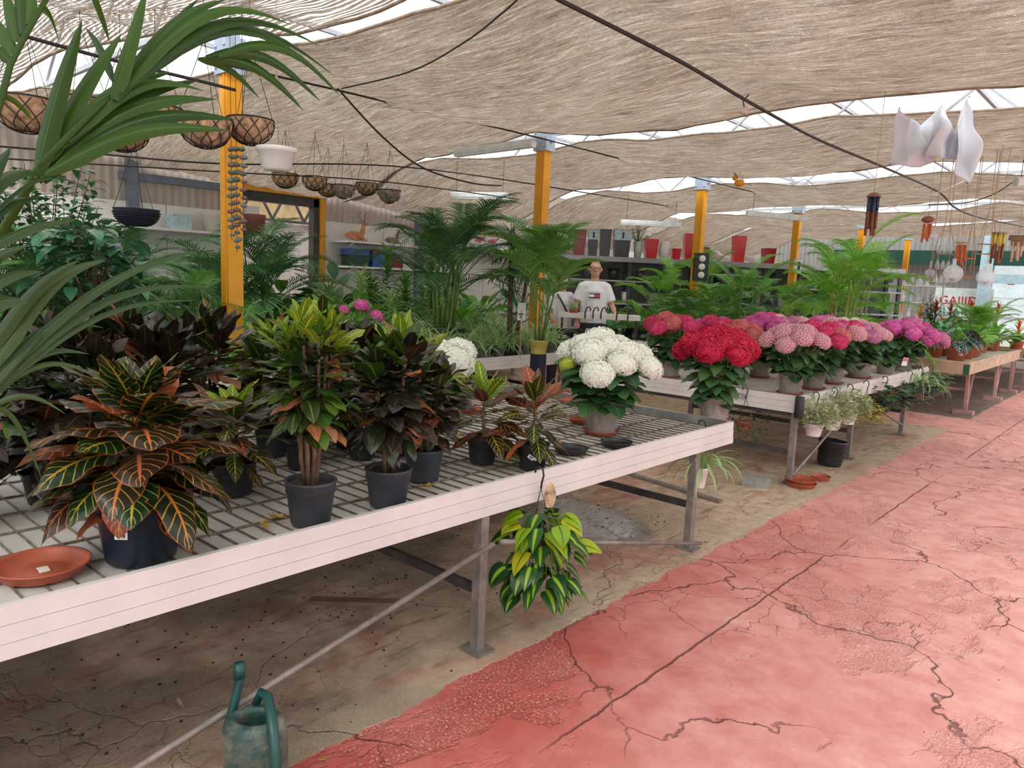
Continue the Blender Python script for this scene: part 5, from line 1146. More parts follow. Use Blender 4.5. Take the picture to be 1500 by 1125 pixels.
chime('wind chime of orange tubes with a dark ball on top', 1359, 325, 8.2, M_orange, 5, .05, .24, 'ball')
chime('wind chime of yellow and brown bamboo with a flat pale top', 1464, 342, 7.6, M_bamb, 6, .06, .36, 'disc', M_conc, None, P('yellow_bamboo', (.66, .50, .05), .5))
chime('bird house shaped wooden chime near the right edge', 1491, 352, 7.8, M_wood, 5, .055, .24, 'roof', P('old_wood', (.25, .16, .09), .7))
chime('orange clay chime hanging among the jute ropes', 1409, 356, 8.0, M_orange, 6, .055, .28, 'disc', M_rope)
def glass_bulb(label, px, py, d, r, neck=.5, group=None):
    q = at_d(px, py, d); t = thing('glass_terrarium', label, 'glass ornament', q, 0, group); b = MB(); b.lathe([(.001, -r)]+[(r*sin(pi*j/14), -r*cos(pi*j/14)) for j in range(1, 12)]+[(r*.28, r*.95), (r*.2, r*1.1), (r*.2, r*(1.1+neck)), (r*.12, r*(1.15+neck))], 24); b.build('bubble', M_glass, t)
    b = MB(); b.tube([(0, 0, r*(1.1+neck)), (0, 0, hang_z(q.x, q.y)-q.z)], .0028, 4); b.build('cord', M_rope, t); b = MB(); random.seed(px)
    for i in range(14): a = U(0, 6.28); b.leaf((0, 0, -r*.8), (cos(a), sin(a), .8), r*.8, r*.2, .8, .2, 4, 1, 'lance')
    b.build('air_plant', L_foreg, t); return t
glass_bulb('small drop shaped glass hanging left of the rope shelf', 1368, 346, 8.0, .042, 1.2); glass_bulb('drop shaped glass above the orange clay chime', 1407, 352, 8.0, .045, 1.2)
glass_bulb('large round glass bubble below the orange clay chime', 1396, 401, 7.8, .095); glass_bulb('large round glass bubble below the yellow bamboo chime', 1444, 406, 7.6, .088); glass_bulb('greenish glass bottle shape left of the glass shelf', 1362, 400, 8.4, .05, 1.6)
def rope_shelf(label, px, py, d, w, lv, gap, mat, glass=False):
    q = at_d(px, py, d); t = thing('hanging_shelf', label, 'shelf', q, YAW); b = MB()
    for i in range(lv): b.box((-w/2, -w*.3, -i*gap-.01), (w/2, w*.3, -i*gap))
    b.build('boards', mat, t); b = MB()
    for sx in (-1, 1):
        for sy in (-1, 1): b.tube([(sx*w*.45, sy*w*.25, -(lv-1)*gap), (sx*w*.45, sy*w*.25, .02), (sx*w*.12, 0, .34), (sx*w*.10, 0, hang_z(q.x, q.y)-q.z)], .004, 5)
    b.build('ropes', M_rope, t); random.seed(px)
    if glass:
        for i in range(lv):
            for k in range(3): b = MB(); b.lathe([(.018, 0), (.024, .02), (.02, .06), (.010, .08), (.012, .09)], 10, ((k-1)*w*.3, 0, -i*gap)); b.build('glass_jar', M_glass, t)
    return t
rope_shelf('rope hung shelf with small glass jars, in front of the shop window', 1383, 372, 8.2, .20, 3, .16, M_conc, True)
rope_shelf('two tiered driftwood shelf on jute ropes left of the yellow chime', 1446, 357, 7.7, .15, 2, .10, P('drift_wood', (.45, .36, .28), .8))
rope_shelf('small terracotta shelf on ropes beside the blue shop pillar', 1420, 378, 8.1, .10, 2, .20, M_orange)
# box with three discs on the third post, small box on the fourth
t = thing('speaker_box', 'black box with three white discs on the third post', 'speaker', (-5.90, 11.08, 1.88), YAW); b = MB(); b.box((-.11, -.06, -.22), (.11, .06, .22)); b.build('case', M_black, t)
for k in (-1, 0, 1):
    b = MB(); b.lathe([(.001, .0), (.05, .0), (.052, .012), (.035, .018), (.001, .016)], 20, (0, -.06, k*.13), M=Matrix.Rotation(pi/2, 3, 'X')); b.build('disc', M_white, t)
t = thing('switch_box', 'small white box fixed on the fourth post', 'box', (-5.90, 15.08, 2.05), YAW); b = MB(); b.box((-.07, -.05, -.13), (.07, .05, .13)); b.build('case', M_white, t); b = MB(); b.box((-.01, -.056, -.08), (.04, -.05, .09)); b.build('panel', M_navy, t)
# ================================================================ wall shelves with figurines
def shelf(label, x0, x1, y0, y1, z, name='wall_shelf'):
    t = thing(name, label, 'shelf', (0, 0, 0)); b = MB(); b.box((x0, y0, z-.03), (x1, y1, z)); b.build('board', M_wpanel, t); y = y0+.15
    while y < y1: b = MB(); b.bar((x0+.02, y, z-.22), (x1-.06, y, z-.035), .02, .03); b.build('bracket', P('pale_steel', (.5, .5, .5)), t); y += 1.2
    return t
XS = -10.42
ZD = at_x(520, 353, -9.98).z; shelf('white wall shelf carrying the deer and dog figurines', XS, -9.93, 7.12, 11.6, ZD)
ZT = at_x(505, 389, -9.98).z; shelf('lower white wall shelf with blue and red trays', XS, -9.93, 7.12, 9.6, ZT)
ZW = at_x(290, 338, -9.98).z; shelf('white wall shelf with pale pots left of the doorway', XS, -9.93, 3.0, 5.25, ZW)
def organic(name, parts, mat, parent, voxel=.012, balls=()):
    b = MB()
    for pts, rs in parts: b.tube(pts, rs, 10)
    for c, r, s in balls: b.ball(c, r, 12, s)
    o = b.build(name, mat, parent); m_ = o.modifiers.new('skin', 'REMESH'); m_.mode = 'VOXEL'; m_.voxel_size = voxel; m_.use_smooth_shade = True
    s = o.modifiers.new('smooth', 'SMOOTH'); s.factor = .5; s.iterations = 3; return o
def deer(label, loc, s, mat, antlers=True, rz=pi/2):
    t = thing('deer_figurine', label, 'figurine', loc, rz, sc=s)
    organic('body', [([(-.20, 0, .10), (-.12, 0, .12), (.0, 0, .12), (.12, 0, .13), (.17, 0, .20), (.185, 0, .30), (.19, 0, .36)], [.06, .085, .085, .08, .055, .04, .035]), ([(.19, 0, .36), (.24, -.01, .37), (.285, -.015, .345)], [.045, .035, .018]),
        ([(-.18, -.07, .08), (-.05, -.11, .05), (-.14, -.13, .02), (.0, -.13, .02)], [.055, .03, .02, .016]), ([(.12, -.06, .08), (.22, -.09, .04), (.12, -.11, .02), (.06, -.11, .02)], [.04, .025, .018, .015]), ([(.14, .06, .08), (.26, .07, .03), (.33, .07, .02)], [.04, .02, .016]),
        ([(-.25, 0, .12), (-.28, 0, .09)], [.025, .012])], mat, t, .010)
    b = MB()
    for sd in (-1, 1): b.leaf((.175, sd*.03, .385), (-.35, sd*1, .5), .09, .04, .2, .5, 5, 2, 'ovate')
    b.build('ears', mat, t)
    if antlers:
        b = MB()
        for sd in (-1, 1):
            m1 = [(.19, sd*.02, .39), (.17, sd*.06, .45), (.15, sd*.10, .52), (.18, sd*.11, .58), (.22, sd*.07, .61)]; b.tube(m1, [.009, .008, .007, .006, .003], 6)
            b.tube([m1[1], (.23, sd*.09, .49)], [.006, .002], 5); b.tube([m1[2], (.10, sd*.15, .57)], [.006, .002], 5); b.tube([m1[3], (.24, sd*.15, .62)], [.005, .002], 5)
        b.build('antlers', P('antler', (.32, .24, .17), .7), t)
    b = MB()
    for sd in (-1, 1): b.ball((.235, sd*.034-.01, .378), .008, 8)
    b.ball((.29, -.015, .347), .010, 8); b.build('eyes_and_nose', M_black, t); return t
def on_shelf(px, x, z): p = at_x(px, 350, x); k = sight(px, 350); y = k.y*(x/k.x); return V((x, y, z))
deer('tan lying deer figurine with antlers on the wall shelf', on_shelf(434, -10.15, ZD), .80, P('tan_deer', (.62, .28, .12), .5, var=.25, sc=9))
C.objects['deer_figurine'].location = on_shelf(502, -10.15, ZD)+V((0, -.0, 0)); C.objects['deer_figurine'].location.y = 7.42
deer('smaller grey brown deer figurine without big antlers between the tan deer and the dog', V((-10.15, 8.18, ZD)), .60, P('grey_deer', (.30, .21, .14), .6, var=.5, sc=14), False)
t = thing('dog_figurine', 'sitting grey beige dog figurine on the wall shelf', 'figurine', (-10.12, 8.95, ZD), radians(30)); MD = P('dog_grey', (.34, .28, .22), .6, var=.2)
organic('body', [([(.04, 0, .05), (.03, 0, .12), (.0, -.01, .20), (-.01, -.02, .26), (-.01, -.03, .30)], [.075, .075, .06, .045, .035]), ([(-.01, -.03, .30), (-.01, -.07, .295), (-.01, -.105, .28)], [.05, .035, .022]), ([(-.04, -.05, .18), (-.045, -.06, .08), (-.045, -.075, .015)], [.028, .022, .02]), ([(.03, -.05, .18), (.035, -.06, .08), (.035, -.075, .015)], [.028, .022, .02]), ([(.09, .02, .05), (.09, -.07, .02)], [.045, .022]), ([(-.06, .02, .05), (-.07, -.07, .02)], [.045, .022])], MD, t, .008)
b = MB()
for sd in (-1, 1): b.leaf((-.01+sd*.042, -.03, .33), (sd*.5, 0, -1), .07, .045, .1, .2, 5, 2)
b.ball((-.01, -.125, .285), .010, 8); b.build('ears_and_nose', P('dark_ear', (.12, .09, .07), .6), t)
t = thing('figurine', 'small white cat shaped figurine right of the dog', 'figurine', (-10.12, 9.40, ZD)); organic('body', [([(0, 0, .03), (0, 0, .1), (0, 0, .16), (0, -.01, .20)], [.045, .045, .03, .032]), ([(-.02, 0, .22), (-.025, 0, .25)], [.012, .003]), ([(.02, 0, .22), (.025, 0, .25)], [.012, .003])], M_white, t, .008)
for i, y in enumerate((10.25, 10.62)):
    t = thing('flamingo_figurine', ['pink flamingo figurine left of its twin on the wall shelf', 'pink flamingo figurine farthest along the wall shelf'][i], 'figurine', (-10.12, y, ZD), radians(20+i*30))
    organic('body', [([(-.10, 0, .20), (0, 0, .21), (.06, 0, .22)], [.02, .055, .03]), ([(.06, 0, .22), (.12, 0, .28), (.08, 0, .36), (.10, 0, .41), (.14, 0, .40), (.16, 0, .36)], [.022, .014, .012, .018, .014, .006])], P('flamingo_pink', (.70, .22, .26), .5), t, .008)
    b = MB(); b.tube([(0, 0, 0), (0, 0, .18)], .005, 5); b.tube([(.03, .02, 0), (.02, .01, .18)], .005, 5); b.build('legs', P('leg_pink', (.6, .3, .3), .5), t)
# trays stacked on the lower shelf
tm = {}
def tray(label, loc, w, mat, h=.045, group=None):
    k = (w, mat.name)
    if k not in tm:
        b = MB(); b.box((-.12, -w/2, 0), (.12, w/2, h)); b.box((-.13, -w/2-.01, h-.008), (.13, w/2+.01, h)); tm[k] = b.mesh('tray', mat)
    return tag(use('stacked_tray', tm[k], None, loc), label, 'tray', group)
for i in range(6): tray('navy and dark green tray in the tall stack nearest the doorway', (-10.15, 7.42, ZT+.046*i), .36, MATS['navy_plastic'] if i > 3 else M_dgreen, group='trays in the tall stack' if i < 4 else 'navy trays on the tall stack') if i < 4 else tray('navy tray on top of the tall stack nearest the doorway', (-10.15, 7.42, ZT+.046*i), .40, M_blue, group='navy trays on the tall stack')
for i in range(5): tray('blue tray in the middle stack', (-10.15, 7.82, ZT+.046*i), .28, M_blue, group='blue trays in the middle stack')
tray('dark red tray on top of the blue middle stack', (-10.15, 7.82, ZT+.232), .28, M_dred)
for i in range(5): tray('red tray in the right stack', (-10.15, 8.18, ZT+.046*i), .28, M_dred, group='red trays in the right stack')
# pots on the shelf left of the doorway
def wall_pot(label, px, r, h, mat, sq=False, x=-10.15, z=None, name='planter'):
    p = on_shelf(px, x, z or ZW); b = MB()
    if sq: b.box((-r, -r, 0), (r, r, h)); b.box((-r*1.03, -r*1.03, h-.02), (r*1.03, r*1.03, h))
    else: b.lathe([(.001, 0), (r*.8, 0), (r, h*.9), (r, h), (r*.93, h), (r*.7, .03), (.001, .03)], 24)
    t = thing(name, label, 'planter', p); b.build('body', mat, t); return t
wall_pot('square pale blue planter on the shelf behind the navy basket', 262, .12, .20, M_bluelbl, True); wall_pot('round cream planter on the shelf left of the first post', 312, .15, .26, M_cream)
t = wall_pot('brown round planter right of the stone strands', 374, .15, .30, M_brown); wall_pot('white box stacked behind the brown planter', 366, .10, .42, M_white, True, -10.28)
b = MB(); b.box((X0-2.98, 5.55, 1.55), (X0-2.9, 6.35, 2.35)); b.box((X0-2.9, 5.62, 1.62), (X0-2.88, 5.95, 2.28), mi=1); b.box((X0-2.9, 6.02, 1.62), (X0-2.88, 6.28, 2.28), mi=1)
tag(b.build('wall_panel_picture', [M_cream, P('mauve_arch', (.42, .34, .30), .7)]), 'arched cream panel leaning on the wall beyond the doorway', 'panel')
# ================================================================ far rack with big planters
R0 = V((-9.35, 12.75, 0)); Ru = V((.743, .669, 0)).normalized(); Rn = V((Ru.y, -Ru.x, 0))
def rack_at(px, z=2.10, back=.0):
    k = sight(px, 375); den = k.x*Ru.y-k.y*Ru.x; s = (k.x*-R0.y+k.y*R0.x)/den*-1
    # solve k*t = R0 + Ru*s
    tt = (R0.x*Ru.y-R0.y*Ru.x)/(k.x*Ru.y-k.y*Ru.x); p = V((k.x*tt, k.y*tt, z)); return p-Rn*back
ra = atan2(Ru.y, Ru.x)
t = thing('planter_rack', 'long grey rack whose top board holds the red and charcoal planters', 'rack', R0, ra); b = MB()
for z in (2.10, 1.62, 1.15, .6): b.box((-.6, -.04, z-.10 if z > 2 else z-.03), (6.6, .62, z)); 
b.build('boards', P('rack_grey', (.33, .34, .36), .5), t)
for i in range(6):
    for yy in (0, .56): b = MB(); b.box((-.6+i*1.42, yy, 0), (-.54+i*1.42, yy+.06, 2.1)); b.build('upright', M_dark, t)
b = MB(); b.box((-.6, .60, 0), (6.6, .64, 2.02)); b.build('back_panel', P('rack_back', (.16, .17, .17), .7), t)
def big_planter(label, px0, px1, py0, py1, mat, lab=False, round_=False, taper=.8, z=2.10):
    pc = rack_at((px0+px1)/2, z, .22); dd = pc.x*_fw.x+pc.y*_fw.y; w = (px1-px0)/F_PX*dd*.92; h = (py1-py0)/F_PX*dd
    t = thing('planter', label, 'planter', pc, ra); b = MB(); r0 = w/2*taper; r1 = w/2
    if round_: b.lathe([(.001, 0), (r0, 0), (r1*1.05, h*.5), (r1*.8, h), (r1*.7, h), (r1*.8, h*.5), (.001, .04)], 24)
    else:
        vs = [V((a*r, c*r, zz)) for r, zz in ((r0, 0), (r1, h), (r1*.9, h), (r0*.9, .05)) for a, c in ((-1, -1), (1, -1), (1, 1), (-1, 1))]
        fs = [(3, 2, 1, 0)]+[(j*4+k, j*4+(k+1) % 4, j*4+4+(k+1) % 4, j*4+4+k) for j in range(3) for k in range(4)]+[(12, 13, 14, 15)]; b.add(vs, fs, smooth=False)
    b.build('body', mat, t)
    if lab: b = MB(); b.box((-r1*1.0, -r1-.006, h*.62), (r1*1.0, -r1*.9, h-.01)); b.box((-.02, -r1-.009, h*.68), (.02, -r1-.006, h*.9), mi=1); b.build('printed_band', [M_bluelbl, M_navy], t)
    return t
big_planter('dark red tall planter at the left end of the far rack', 838, 859, 337, 374, M_dred); big_planter('charcoal planter with pale printed band, second on the far rack', 861, 877, 337, 375, M_grey, True)
big_planter('plain charcoal planter, tallest of the grey ones', 878, 896, 336, 375, M_grey); big_planter('wide charcoal planter with pale printed band', 898, 925, 337, 376, M_grey, True)
big_planter('wide red planter behind the white round vase', 945, 966, 348, 376, M_red); big_planter('white round vase on the far rack', 967, 984, 353, 379, M_white, False, True); big_planter('low red planter right of the white round vase', 985, 1000, 364, 380, M_red)
big_planter('bright red tall planter left of the third post', 1003, 1020, 343, 381, M_red); big_planter('small dark red planter right of the third post', 1031, 1042, 350, 370, M_dred); big_planter('tapered red planter behind the palm tips', 1076, 1095, 342, 380, M_red); big_planter('low dark red planter right of the tapered one', 1121, 1140, 362, 384, M_dred)
pc = rack_at(936, 2.1, .2); t = thing('flower_vase', 'tall pale vase with blue and white artificial flowers on the far rack', 'vase', pc); b = MB(); b.lathe([(.001, 0), (.07, 0), (.10, .34), (.09, .34), (.06, .02)], 18); b.build('vase', P('pale_vase', (.55, .62, .60), .3), t); random.seed(2); b = MB()
for i in range(60):
    a = U(0, 6.28); e = U(.3, 1.5); p = V((cos(a)*cos(e), sin(a)*cos(e), sin(e)))*U(.15, .42)+V((0, 0, .36)); b.tube([(0, 0, .3), p], .003, 3); 
    for k in range(4): b.leaf(p, (cos(k*1.6), sin(k*1.6), .4), .05, .035, .3, .2, 3, 1, mi=1 if i % 3 else 2, rnd=U(0, 1))
b.build('flowers', [M_gstem, PET['white'], P('flower_blue', (.25, .38, .65), .6)], t)
random.seed(19)
for i in range(22):
    s = .0+i*.28; z = (1.62, 1.15)[i % 2]; p = R0+Ru*s-Rn*.28; h = U(.18, .36); r = U(.08, .12)
    b = MB(); b.lathe([(.001, 0), (r*.8, 0), (r, h), (r*.9, h), (.001, .02)], 16); tag(b.build('shelf_pot', [M_grey, M_conc, M_black, M_white][i % 4], None, (p.x, p.y, z)), 'dim pot on the lower boards of the long grey rack', 'pot', 'pots on the lower boards of the far rack')
# shop shelves further right
for k, (px, d, lb) in enumerate([(1075, 16.2, 'glassware shelf left of the fourth post'), (1135, 16.5, 'shelf with bamboo bits beside the fourth post'), (1200, 18, 'glass shelf behind the yellow green palm canes'), (1275, 18.5, 'dark shop shelf with boxes behind the last post'), (1345, 20, 'pale display shelf left of the shop window')]):
    q = at_d(px, 430, d); t = thing('shop_shelf', lb, 'shelf', (q.x, q.y, 0), YAW); w = .55; b = MB()
    for z in (.5, .95, 1.4, 1.85): b.box((-w, -.2, z-.025), (w, .2, z))
    b.build('boards', M_conc if k == 3 else M_white, t); 
    for sx in (-1, 1):
        for sy in (-1, 1): b = MB(); b.box((sx*w-.015, sy*.2-.015, 0), (sx*w+.015, sy*.2+.015, 1.95)); b.build('upright', P('pale_steel', (.5, .5, .5)), t)
    random.seed(k+40)
    for zi, z in enumerate((.95, 1.4, 1.85)):
        for j in range(5):
            x = -.42+j*.21; c = V((q.x, q.y, z))+V((cos(YAW), sin(YAW), 0))*x; h = U(.12, .32); b = MB(); r = U(.04, .075)
            kind = (j+k+zi) % 4
            if k == 3: b.box((-r*1.2, -r, 0), (r*1.2, r, h)); nm, m_, g_, l2 = 'shop_box', [MATS['old_wood'], M_grey, M_conc][j % 3], 'boxes on the dark shop shelf', 'box on the dark shop shelf behind the last post'
            elif k == 1: b.tube([(0, 0, 0), (0, 0, h)], r*.5, 8); b.ball((0, 0, h), r*.7, 8); nm, m_, g_, l2 = 'bamboo_decoration', [M_wood, M_yel, M_olive][j % 3], 'bamboo bits on the shelf', 'bamboo coloured trinket on the shelf beside the fourth post'
            else: b.lathe([(.001, 0), (r, 0), (r*1.2, h*.4), (r*.5, h*.75), (r*.7, h), (r*.6, h), (.001, .02)], 14); nm, m_, g_, l2 = 'glass_vase', [M_glass, M_white, M_bluelbl, M_glass][kind], 'vases on '+lb, 'small vase on the '+lb
            tag(b.build(nm, m_, None, c), l2, 'vase' if 'vase' in nm else 'trinket', g_)
# lettered sign in the shop window
q = at_y(1410, 440, YF-.07); t = thing('window_sign', 'pale sign with red letters over green letters in the shop window', 'sign', q, 0); b = MB(); b.box((-.75, .0, -.55), (.75, .03, .35)); b.build('board', P('pale_board', (.72, .86, .84), .5), t)
def text(body, size, mat, parent, loc, rot=(pi/2, 0, 0), ext=.002, name='lettering'):
    c = bpy.data.curves.new(name, 'FONT'); c.body = body; c.size = size; c.extrude = ext; c.align_x = 'CENTER'; c.materials.append(mat); o = bpy.data.objects.new(name, c); C.objects.link(o); 
    bpy.context.view_layer.update(); me = bpy.data.meshes.new_from_object(o.evaluated_get(bpy.context.evaluated_depsgraph_get())); bpy.data.objects.remove(o)
    n = bpy.data.objects.new(name, me); C.objects.link(n); n.parent = parent; n.location = loc; n.rotation_euler = rot; return n
text('GAIIIDA', .34, M_red, t, (0, -.01, -.12)); text('CUARTXI', .34, P('sign_green', (.01, .36, .20), .5), t, (0, -.01, -.46))
b = MB(); b.box((-.08, 0, -.14), (.08, .02, .14)); tag(b.build('notice', P('notice_red', (.40, .10, .12), .6), None, at_y(1482, 410, YF-.2)), 'small dark red notice on the shop window', 'notice')
# ================================================================ people and the trolley
t = thing('hook_trolley', 'white railed plant trolley with black hooks in front of the bald man', 'trolley', (-5.62, 7.95, 0), radians(35)); b = MB()
b.box((-.52, -.16, 1.12), (.52, -.13, 1.16)); b.box((-.52, .13, 1.12), (.52, .16, 1.16)); b.box((-.52, -.16, 1.10), (.52, .16, 1.12)); b.build('rail_top', M_white, t)
for sx in (-1, 1): b = MB(); b.box((sx*.48-.015, -.015, 0), (sx*.48+.015, .015, 1.10)); b.build('leg', M_dark, t)
for i, x in enumerate((-.18, -.08, .02, .22, .36)):
    b = MB(); b.tube([(x, -.165, 1.10), (x, -.17, 1.18), (x+.015, -.17, 1.235), (x+.045, -.17, 1.25), (x+.065, -.17, 1.225), (x+.06, -.17, 1.20)], .009, 6); b.build('hook', M_black, t)
def person(label, loc, rz, H, female=False, arms=None, shirt=None, bag=False):
    t = thing('person', label, 'person', loc, rz, sc=H/1.80); w = .88 if female else 1
    P1 = []
    for s in (-1, 1):
        P1 += [([(s*.09, 0, .96), (s*.105, -.01, .72), (s*.11, -.01, .50), (s*.115, .02, .30), (s*.115, .03, .09)], [.095, .08, .056, .058, .038]), ([(s*.115, .05, .045), (s*.12, -.05, .04), (s*.125, -.16, .03)], [.042, .042, .032])]
        ar = arms[0 if s < 0 else 1]; sh, el, ha = V((s*.165*w, .01, 1.47)), V(ar[0]), V(ar[1])
        P1.append(([V((s*.10, 0, 1.46)), sh, sh.lerp(el, .5), el, el.lerp(ha, .3), el.lerp(ha, .85), ha], [.050, .050*w, .042*w, .035*w, .037*w, .025*w, .022*w]))
        dr = (ha-el).normalized(); sd = dr.cross(V((0, 0, 1))).normalized() if abs(dr.z) < .95 else V((1, 0, 0)); dn = (dr*.75+V((0, 0, -.5))).normalized()
        pm = ha+dr*.07; P1.append(([ha, ha+dr*.04, pm+dr*.02], [.026, .036, .030]))
        for k, (o, l) in enumerate(((-.036, .066), (-.012, .078), (.013, .072), (.037, .056))): f0 = pm+sd*o+dr*.02; P1.append(([f0, f0+dn*l*.5, f0+dn*l*.5+V((0, 0, -l*.5))+dr*.01], [.0095, .009, .008]))
        th = ha+dr*.03-sd*s*-.03; P1.append(([th, th+sd*s*-.03+dr*.03, th+sd*s*-.035+dr*.065], [.012, .011, .009]))
    P1 += [([(0, 0, .90), (0, 0, 1.0), (0, -.005, 1.12), (0, 0, 1.28), (0, .005, 1.42), (0, .01, 1.50)], [.115, .125*w, .115*w, .13*w, .12*w, .06]), ([(0, .01, 1.48), (0, 0, 1.54), (0, -.005, 1.62)], [.072, .056, .052])]
    organic('body', P1, M_skin, t, .0065, [((0, -.005, 1.695), .094, (.82, 1.06, 1.16)), ((0, -.040, 1.632), .060, (1, .95, .8)), ((0, -.110, 1.675), .015, (.8, 1.2, 1.4)), ((-.084, .0, 1.685), .019, (.5, .9, 1.4)), ((.084, .0, 1.685), .019, (.5, .9, 1.4))])
    S1 = [([(0, 0, .84), (0, -.005, 1.05), (0, 0, 1.25), (0, .005, 1.40), (0, .01, 1.50), (0, .008, 1.535)], [.150*w, .142*w, .145*w, .14*w, .085, .070])]
    for s in (-1, 1):
        ar = arms[0 if s < 0 else 1]; sh, el = V((s*.165*w, .01, 1.47)), V(ar[0]); S1.append(([V((s*.06, 0, 1.475)), V((s*.12, .005, 1.47)), V((s*.155*w, .01, 1.455)), sh.lerp(el, .45), sh.lerp(el, .80)], [.062, .070, .072*w, .066*w, .070*w]))
        S1.append(([V((s*.10*w, 0, .84)), V((s*.11*w, 0, 1.2)), V((s*.12*w, 0, 1.40))], [.075*w, .075*w, .065*w]))
    organic('t_shirt', S1, M_shirt, t, .011)
    pt = MB()
    organic('trousers', [([(s*.09, 0, .97), (s*.105, -.01, .72), (s*.11, -.01, .50), (s*.115, .02, .12)], [.12, .10, .085, .07]) for s in (-1, 1)]+[([(0, 0, .90), (0, 0, .99)], [.15, .155])], P('dark_trousers', (.03, .035, .05), .8), t, .012)
    b = MB()
    for s in (-1, 1): b.ball((s*.031, -.0925, 1.702), .0090, 8)
    b.build('eyes', M_white, t); b = MB()
    for s in (-1, 1): b.ball((s*.031, -.0995, 1.701), .0042, 6)
    b.build('pupils', M_black, t); b = MB(); b.tube([(-.026, -.089, 1.637), (0, -.094, 1.634), (.026, -.089, 1.637)], .0042, 6); b.build('lips', P('lip', (.45, .16, .13), .5), t)
    if female:
        b = MB(); b.ball((0, .020, 1.712), .100, 16, (.96, 1.05, 1.15)); b.ball((0, .12, 1.74), .04, 10); hr = b.build('hair', M_hair, t)
    else:
        b = MB()
        for s in (-1, 1): b.tube([(s*.032+cos(a)*.024, -.108, 1.701+sin(a)*.017) for a in [2*pi*i/14 for i in range(15)]], .0028, 5, cap=False); b.tube([(s*.056, -.104, 1.704), (s*.086, .0, 1.70)], .0025, 4)
        b.tube([(-.008, -.110, 1.704), (.008, -.110, 1.704)], .0025, 4); b.build('glasses', M_black, t)
    return t
man = person('bald man with glasses in a white t-shirt leaning on a plant trolley', (-6.02, 8.36, 0), radians(38), 1.85, False, [((-.235, -.02, 1.22), (-.235, -.24, 1.12)), ((.245, -.02, 1.22), (.28, -.23, 1.12))])
lz, ly = 1.345, -.147
b = MB(); b.box((-.075, ly-.004, lz-.032), (.075, ly, lz+.032)); b.build('shirt_print', M_navy, man); b = MB(); b.box((-.072, ly-.007, lz-.018), (-.002, ly-.004, lz+.018)); b.build('shirt_print_white', M_white, man); b = MB(); b.box((.0, ly-.007, lz-.018), (.072, ly-.004, lz+.018)); b.build('shirt_print_red', P('print_red', (.62, .06, .10), .6), man)
text('TOMMY HILFIGER', .022, M_bluelbl, man, (0, ly-.003, lz+.040), name='shirt_lettering')
wq = at_d(824, 430, 10.3)
wo = person('woman in a white t-shirt half hidden behind palm leaves, left of the bald man', (wq.x, wq.y, 0), radians(55), 1.66, True, [((-.21, -.02, 1.22), (-.19, -.22, 1.12)), ((.21, -.02, 1.22), (.17, -.22, 1.12))])
b = MB(); b.tube([(-.10, -.08, 1.50), (-.02, -.14, 1.35), (.10, -.14, 1.15)], .012, 6); b.build('bag_strap', M_black, wo)
small('potted_plant', 'small plant in a terracotta pot held by the bald man', at_d(840, 462, 9.8)-V((0, 0, .0)), BF[0], .07, .35, pot=pot_mesh(.06, .09, M_terra))
# ================================================================ floor things
cw = V((cos(YAW), sin(YAW), 0)); tw = V((sin(YAW), -cos(YAW), 0))
q = at_z(374, 1050, .30); t = thing('watering_can', 'dirty dark green plastic watering can standing on the floor at the bottom edge', 'watering can', (q.x, q.y, 0), YAW)
MW = P('weathered_green', (.010, .060, .052), .5, var=.3, sc=14, dirt=((.34, .30, .24), .24)); b = MB()
b.lathe([(.001, 0), (.082, 0), (.09, .02), (.092, .10), (.090, .22), (.088, .27), (.080, .295), (.064, .305), (.052, .300), (.046, .285), (.05, .27), (.06, .2), (.05, .02), (.001, .01)], 32, sx=1, sy=.85); b.build('tank', MW, t)
b = MB(); b.tube([(-.07, .03, .12), (-.10, .05, .22), (-.085, .07, .30), (-.075, .085, .36), (-.078, .09, .40)], [.016, .015, .014, .013, .014], 10); b.tube([(-.077, .087, .365), (-.080, .092, .41)], [.018, .017], 10); b.build('spout', M_green, t)
b = MB(); b.tube([(-.02, .06, .30), (.0, .05, .345), (.03, .02, .35), (.06, -.04, .32), (.085, -.085, .24), (.088, -.09, .15), (.075, -.075, .06)], [.012, .013, .014, .015, .015, .014, .013], 10); b.build('handle', M_green, t)
b = MB(); b.lathe([(.001, 0), (.10, 0), (.105, .01), (.122, .20), (.128, .205), (.128, .225), (.12, .225), (.10, .03), (.001, .03)], 30)
for z in (.04, .08, .12): b.tube([(cos(2*pi*i/30)*(.106+.1*z), sin(2*pi*i/30)*(.106+.1*z), z) for i in range(31)], .003, 4, cap=False)
o = b.build('empty_pot', M_black, None, at_z(1222, 684, .0)+V((-.06, .03, .012))); o.rotation_euler = (radians(-4), radians(4), 0); tag(o, 'empty black pot standing on the floor under the second bench', 'pot')
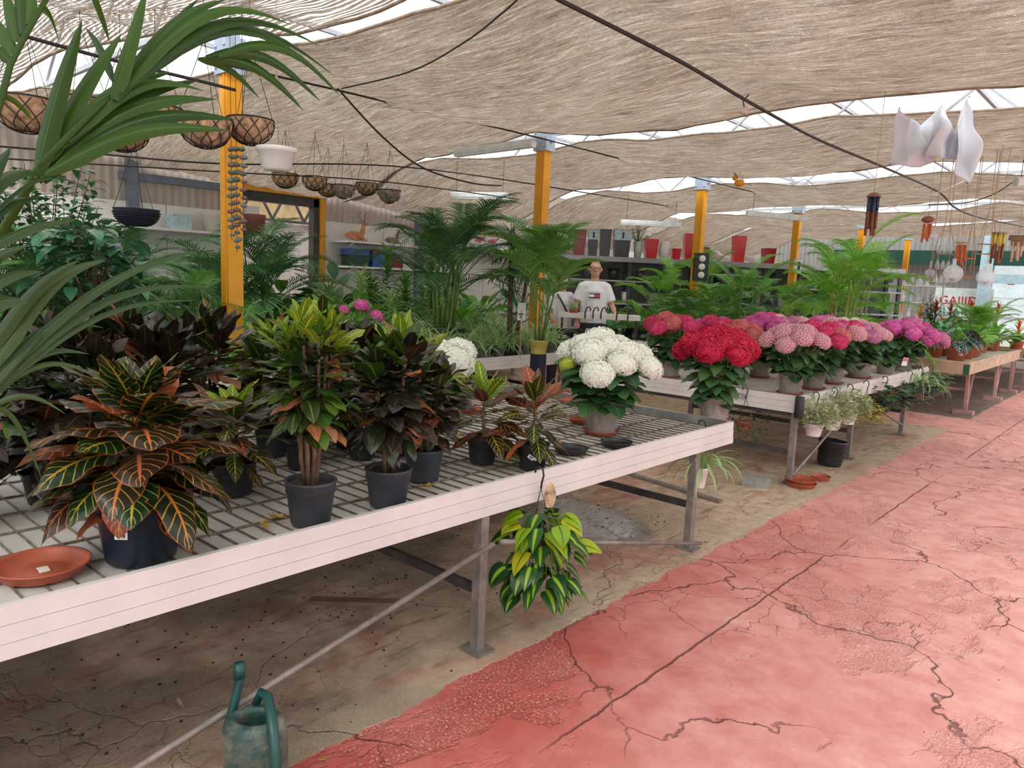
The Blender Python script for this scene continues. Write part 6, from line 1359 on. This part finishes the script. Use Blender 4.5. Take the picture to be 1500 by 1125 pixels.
for (px, py, r, z, lb) in [(1172, 712, .125, 0, 'bottom terracotta saucer of the stack on the floor'), (1172, 712, .125, .03, 'top terracotta saucer of the stack on the floor'), (1202, 703, .08, 0, 'small terracotta saucer beside the stack on the floor')]: saucer(lb, at_z(px, py, 0)+V((0, 0, z+.002)), r, M_terra, .034)
b = MB(); b.box((-.11, -.05, 0), (.11, .05, .08)); o = b.build('concrete_block', M_conc, None, at_z(1107, 712, 0)); o.rotation_euler = (0, 0, radians(25)); tag(o, 'grey concrete block on the floor before the second bench leg', 'block')
b = MB(); b.box((-.22, -.028, 0), (.22, .028, .018)); o = b.build('wooden_stick', P('old_board', (.20, .13, .08), .8, var=.3), None, at_z(522, 884, 0)); o.rotation_euler = (0, 0, radians(44)); tag(o, 'flat wooden stick lying on the floor under the nearest bench', 'stick')
b = MB(); b.bar((-2.35, 5.0, .012), (-3.3, 5.15, .012), .05, .02); tag(b.build('steel_strip', M_steel), 'grey metal strip lying on the floor between the two benches', 'strip')
random.seed(31)
for i, (px, py, lb) in enumerate([(252, 1025, 'pale curled leaf on the floor left of the watering can'), (475, 1115, 'small yellow star shaped leaf on the floor at the bottom edge'), (300, 978, 'tiny yellow leaf on the floor above the watering can')]):
    b = MB()
    for k in range(1 if i == 0 else 4): a = k*1.4; b.leaf((0, 0, .004), (cos(a), sin(a), .15), .10 if i == 0 else .022, .03 if i == 0 else .009, .4, .4, 5, 2, 'lance', cup=-.4)
    tag(b.build('fallen_leaf', M_moss if i == 0 else L_dry, None, at_z(px, py, .001)), lb, 'leaf', kind='thing')
# floor crumbs: soil spilled under the first bench
b = MB(); random.seed(44)
for i in range(420):
    x, y = -2.9+random.gauss(0, .45), U(.2, 4.4); s = U(.002, .007)
    if x > -1.98: continue
    b.ball((x, y, s*.5), s, 5, (U(.8, 1.4), U(.7, 1.2), .6))
tag(b.build('soil_crumbs', M_soil), 'dark crumbs of soil scattered on the floor under the nearest bench', 'soil', kind='stuff')
b = MB(); 
for i in range(160):
    x, y = -2.25+random.gauss(0, .12), 3.75+random.gauss(0, .22); s = U(.0015, .0035); b.ball((x, y, Z1+.001), s, 4, (1, 1, .6))
tag(b.build('spilled_soil', M_soil), 'fine soil spilled on the wire bench top near the deep red hydrangea', 'soil', kind='stuff')
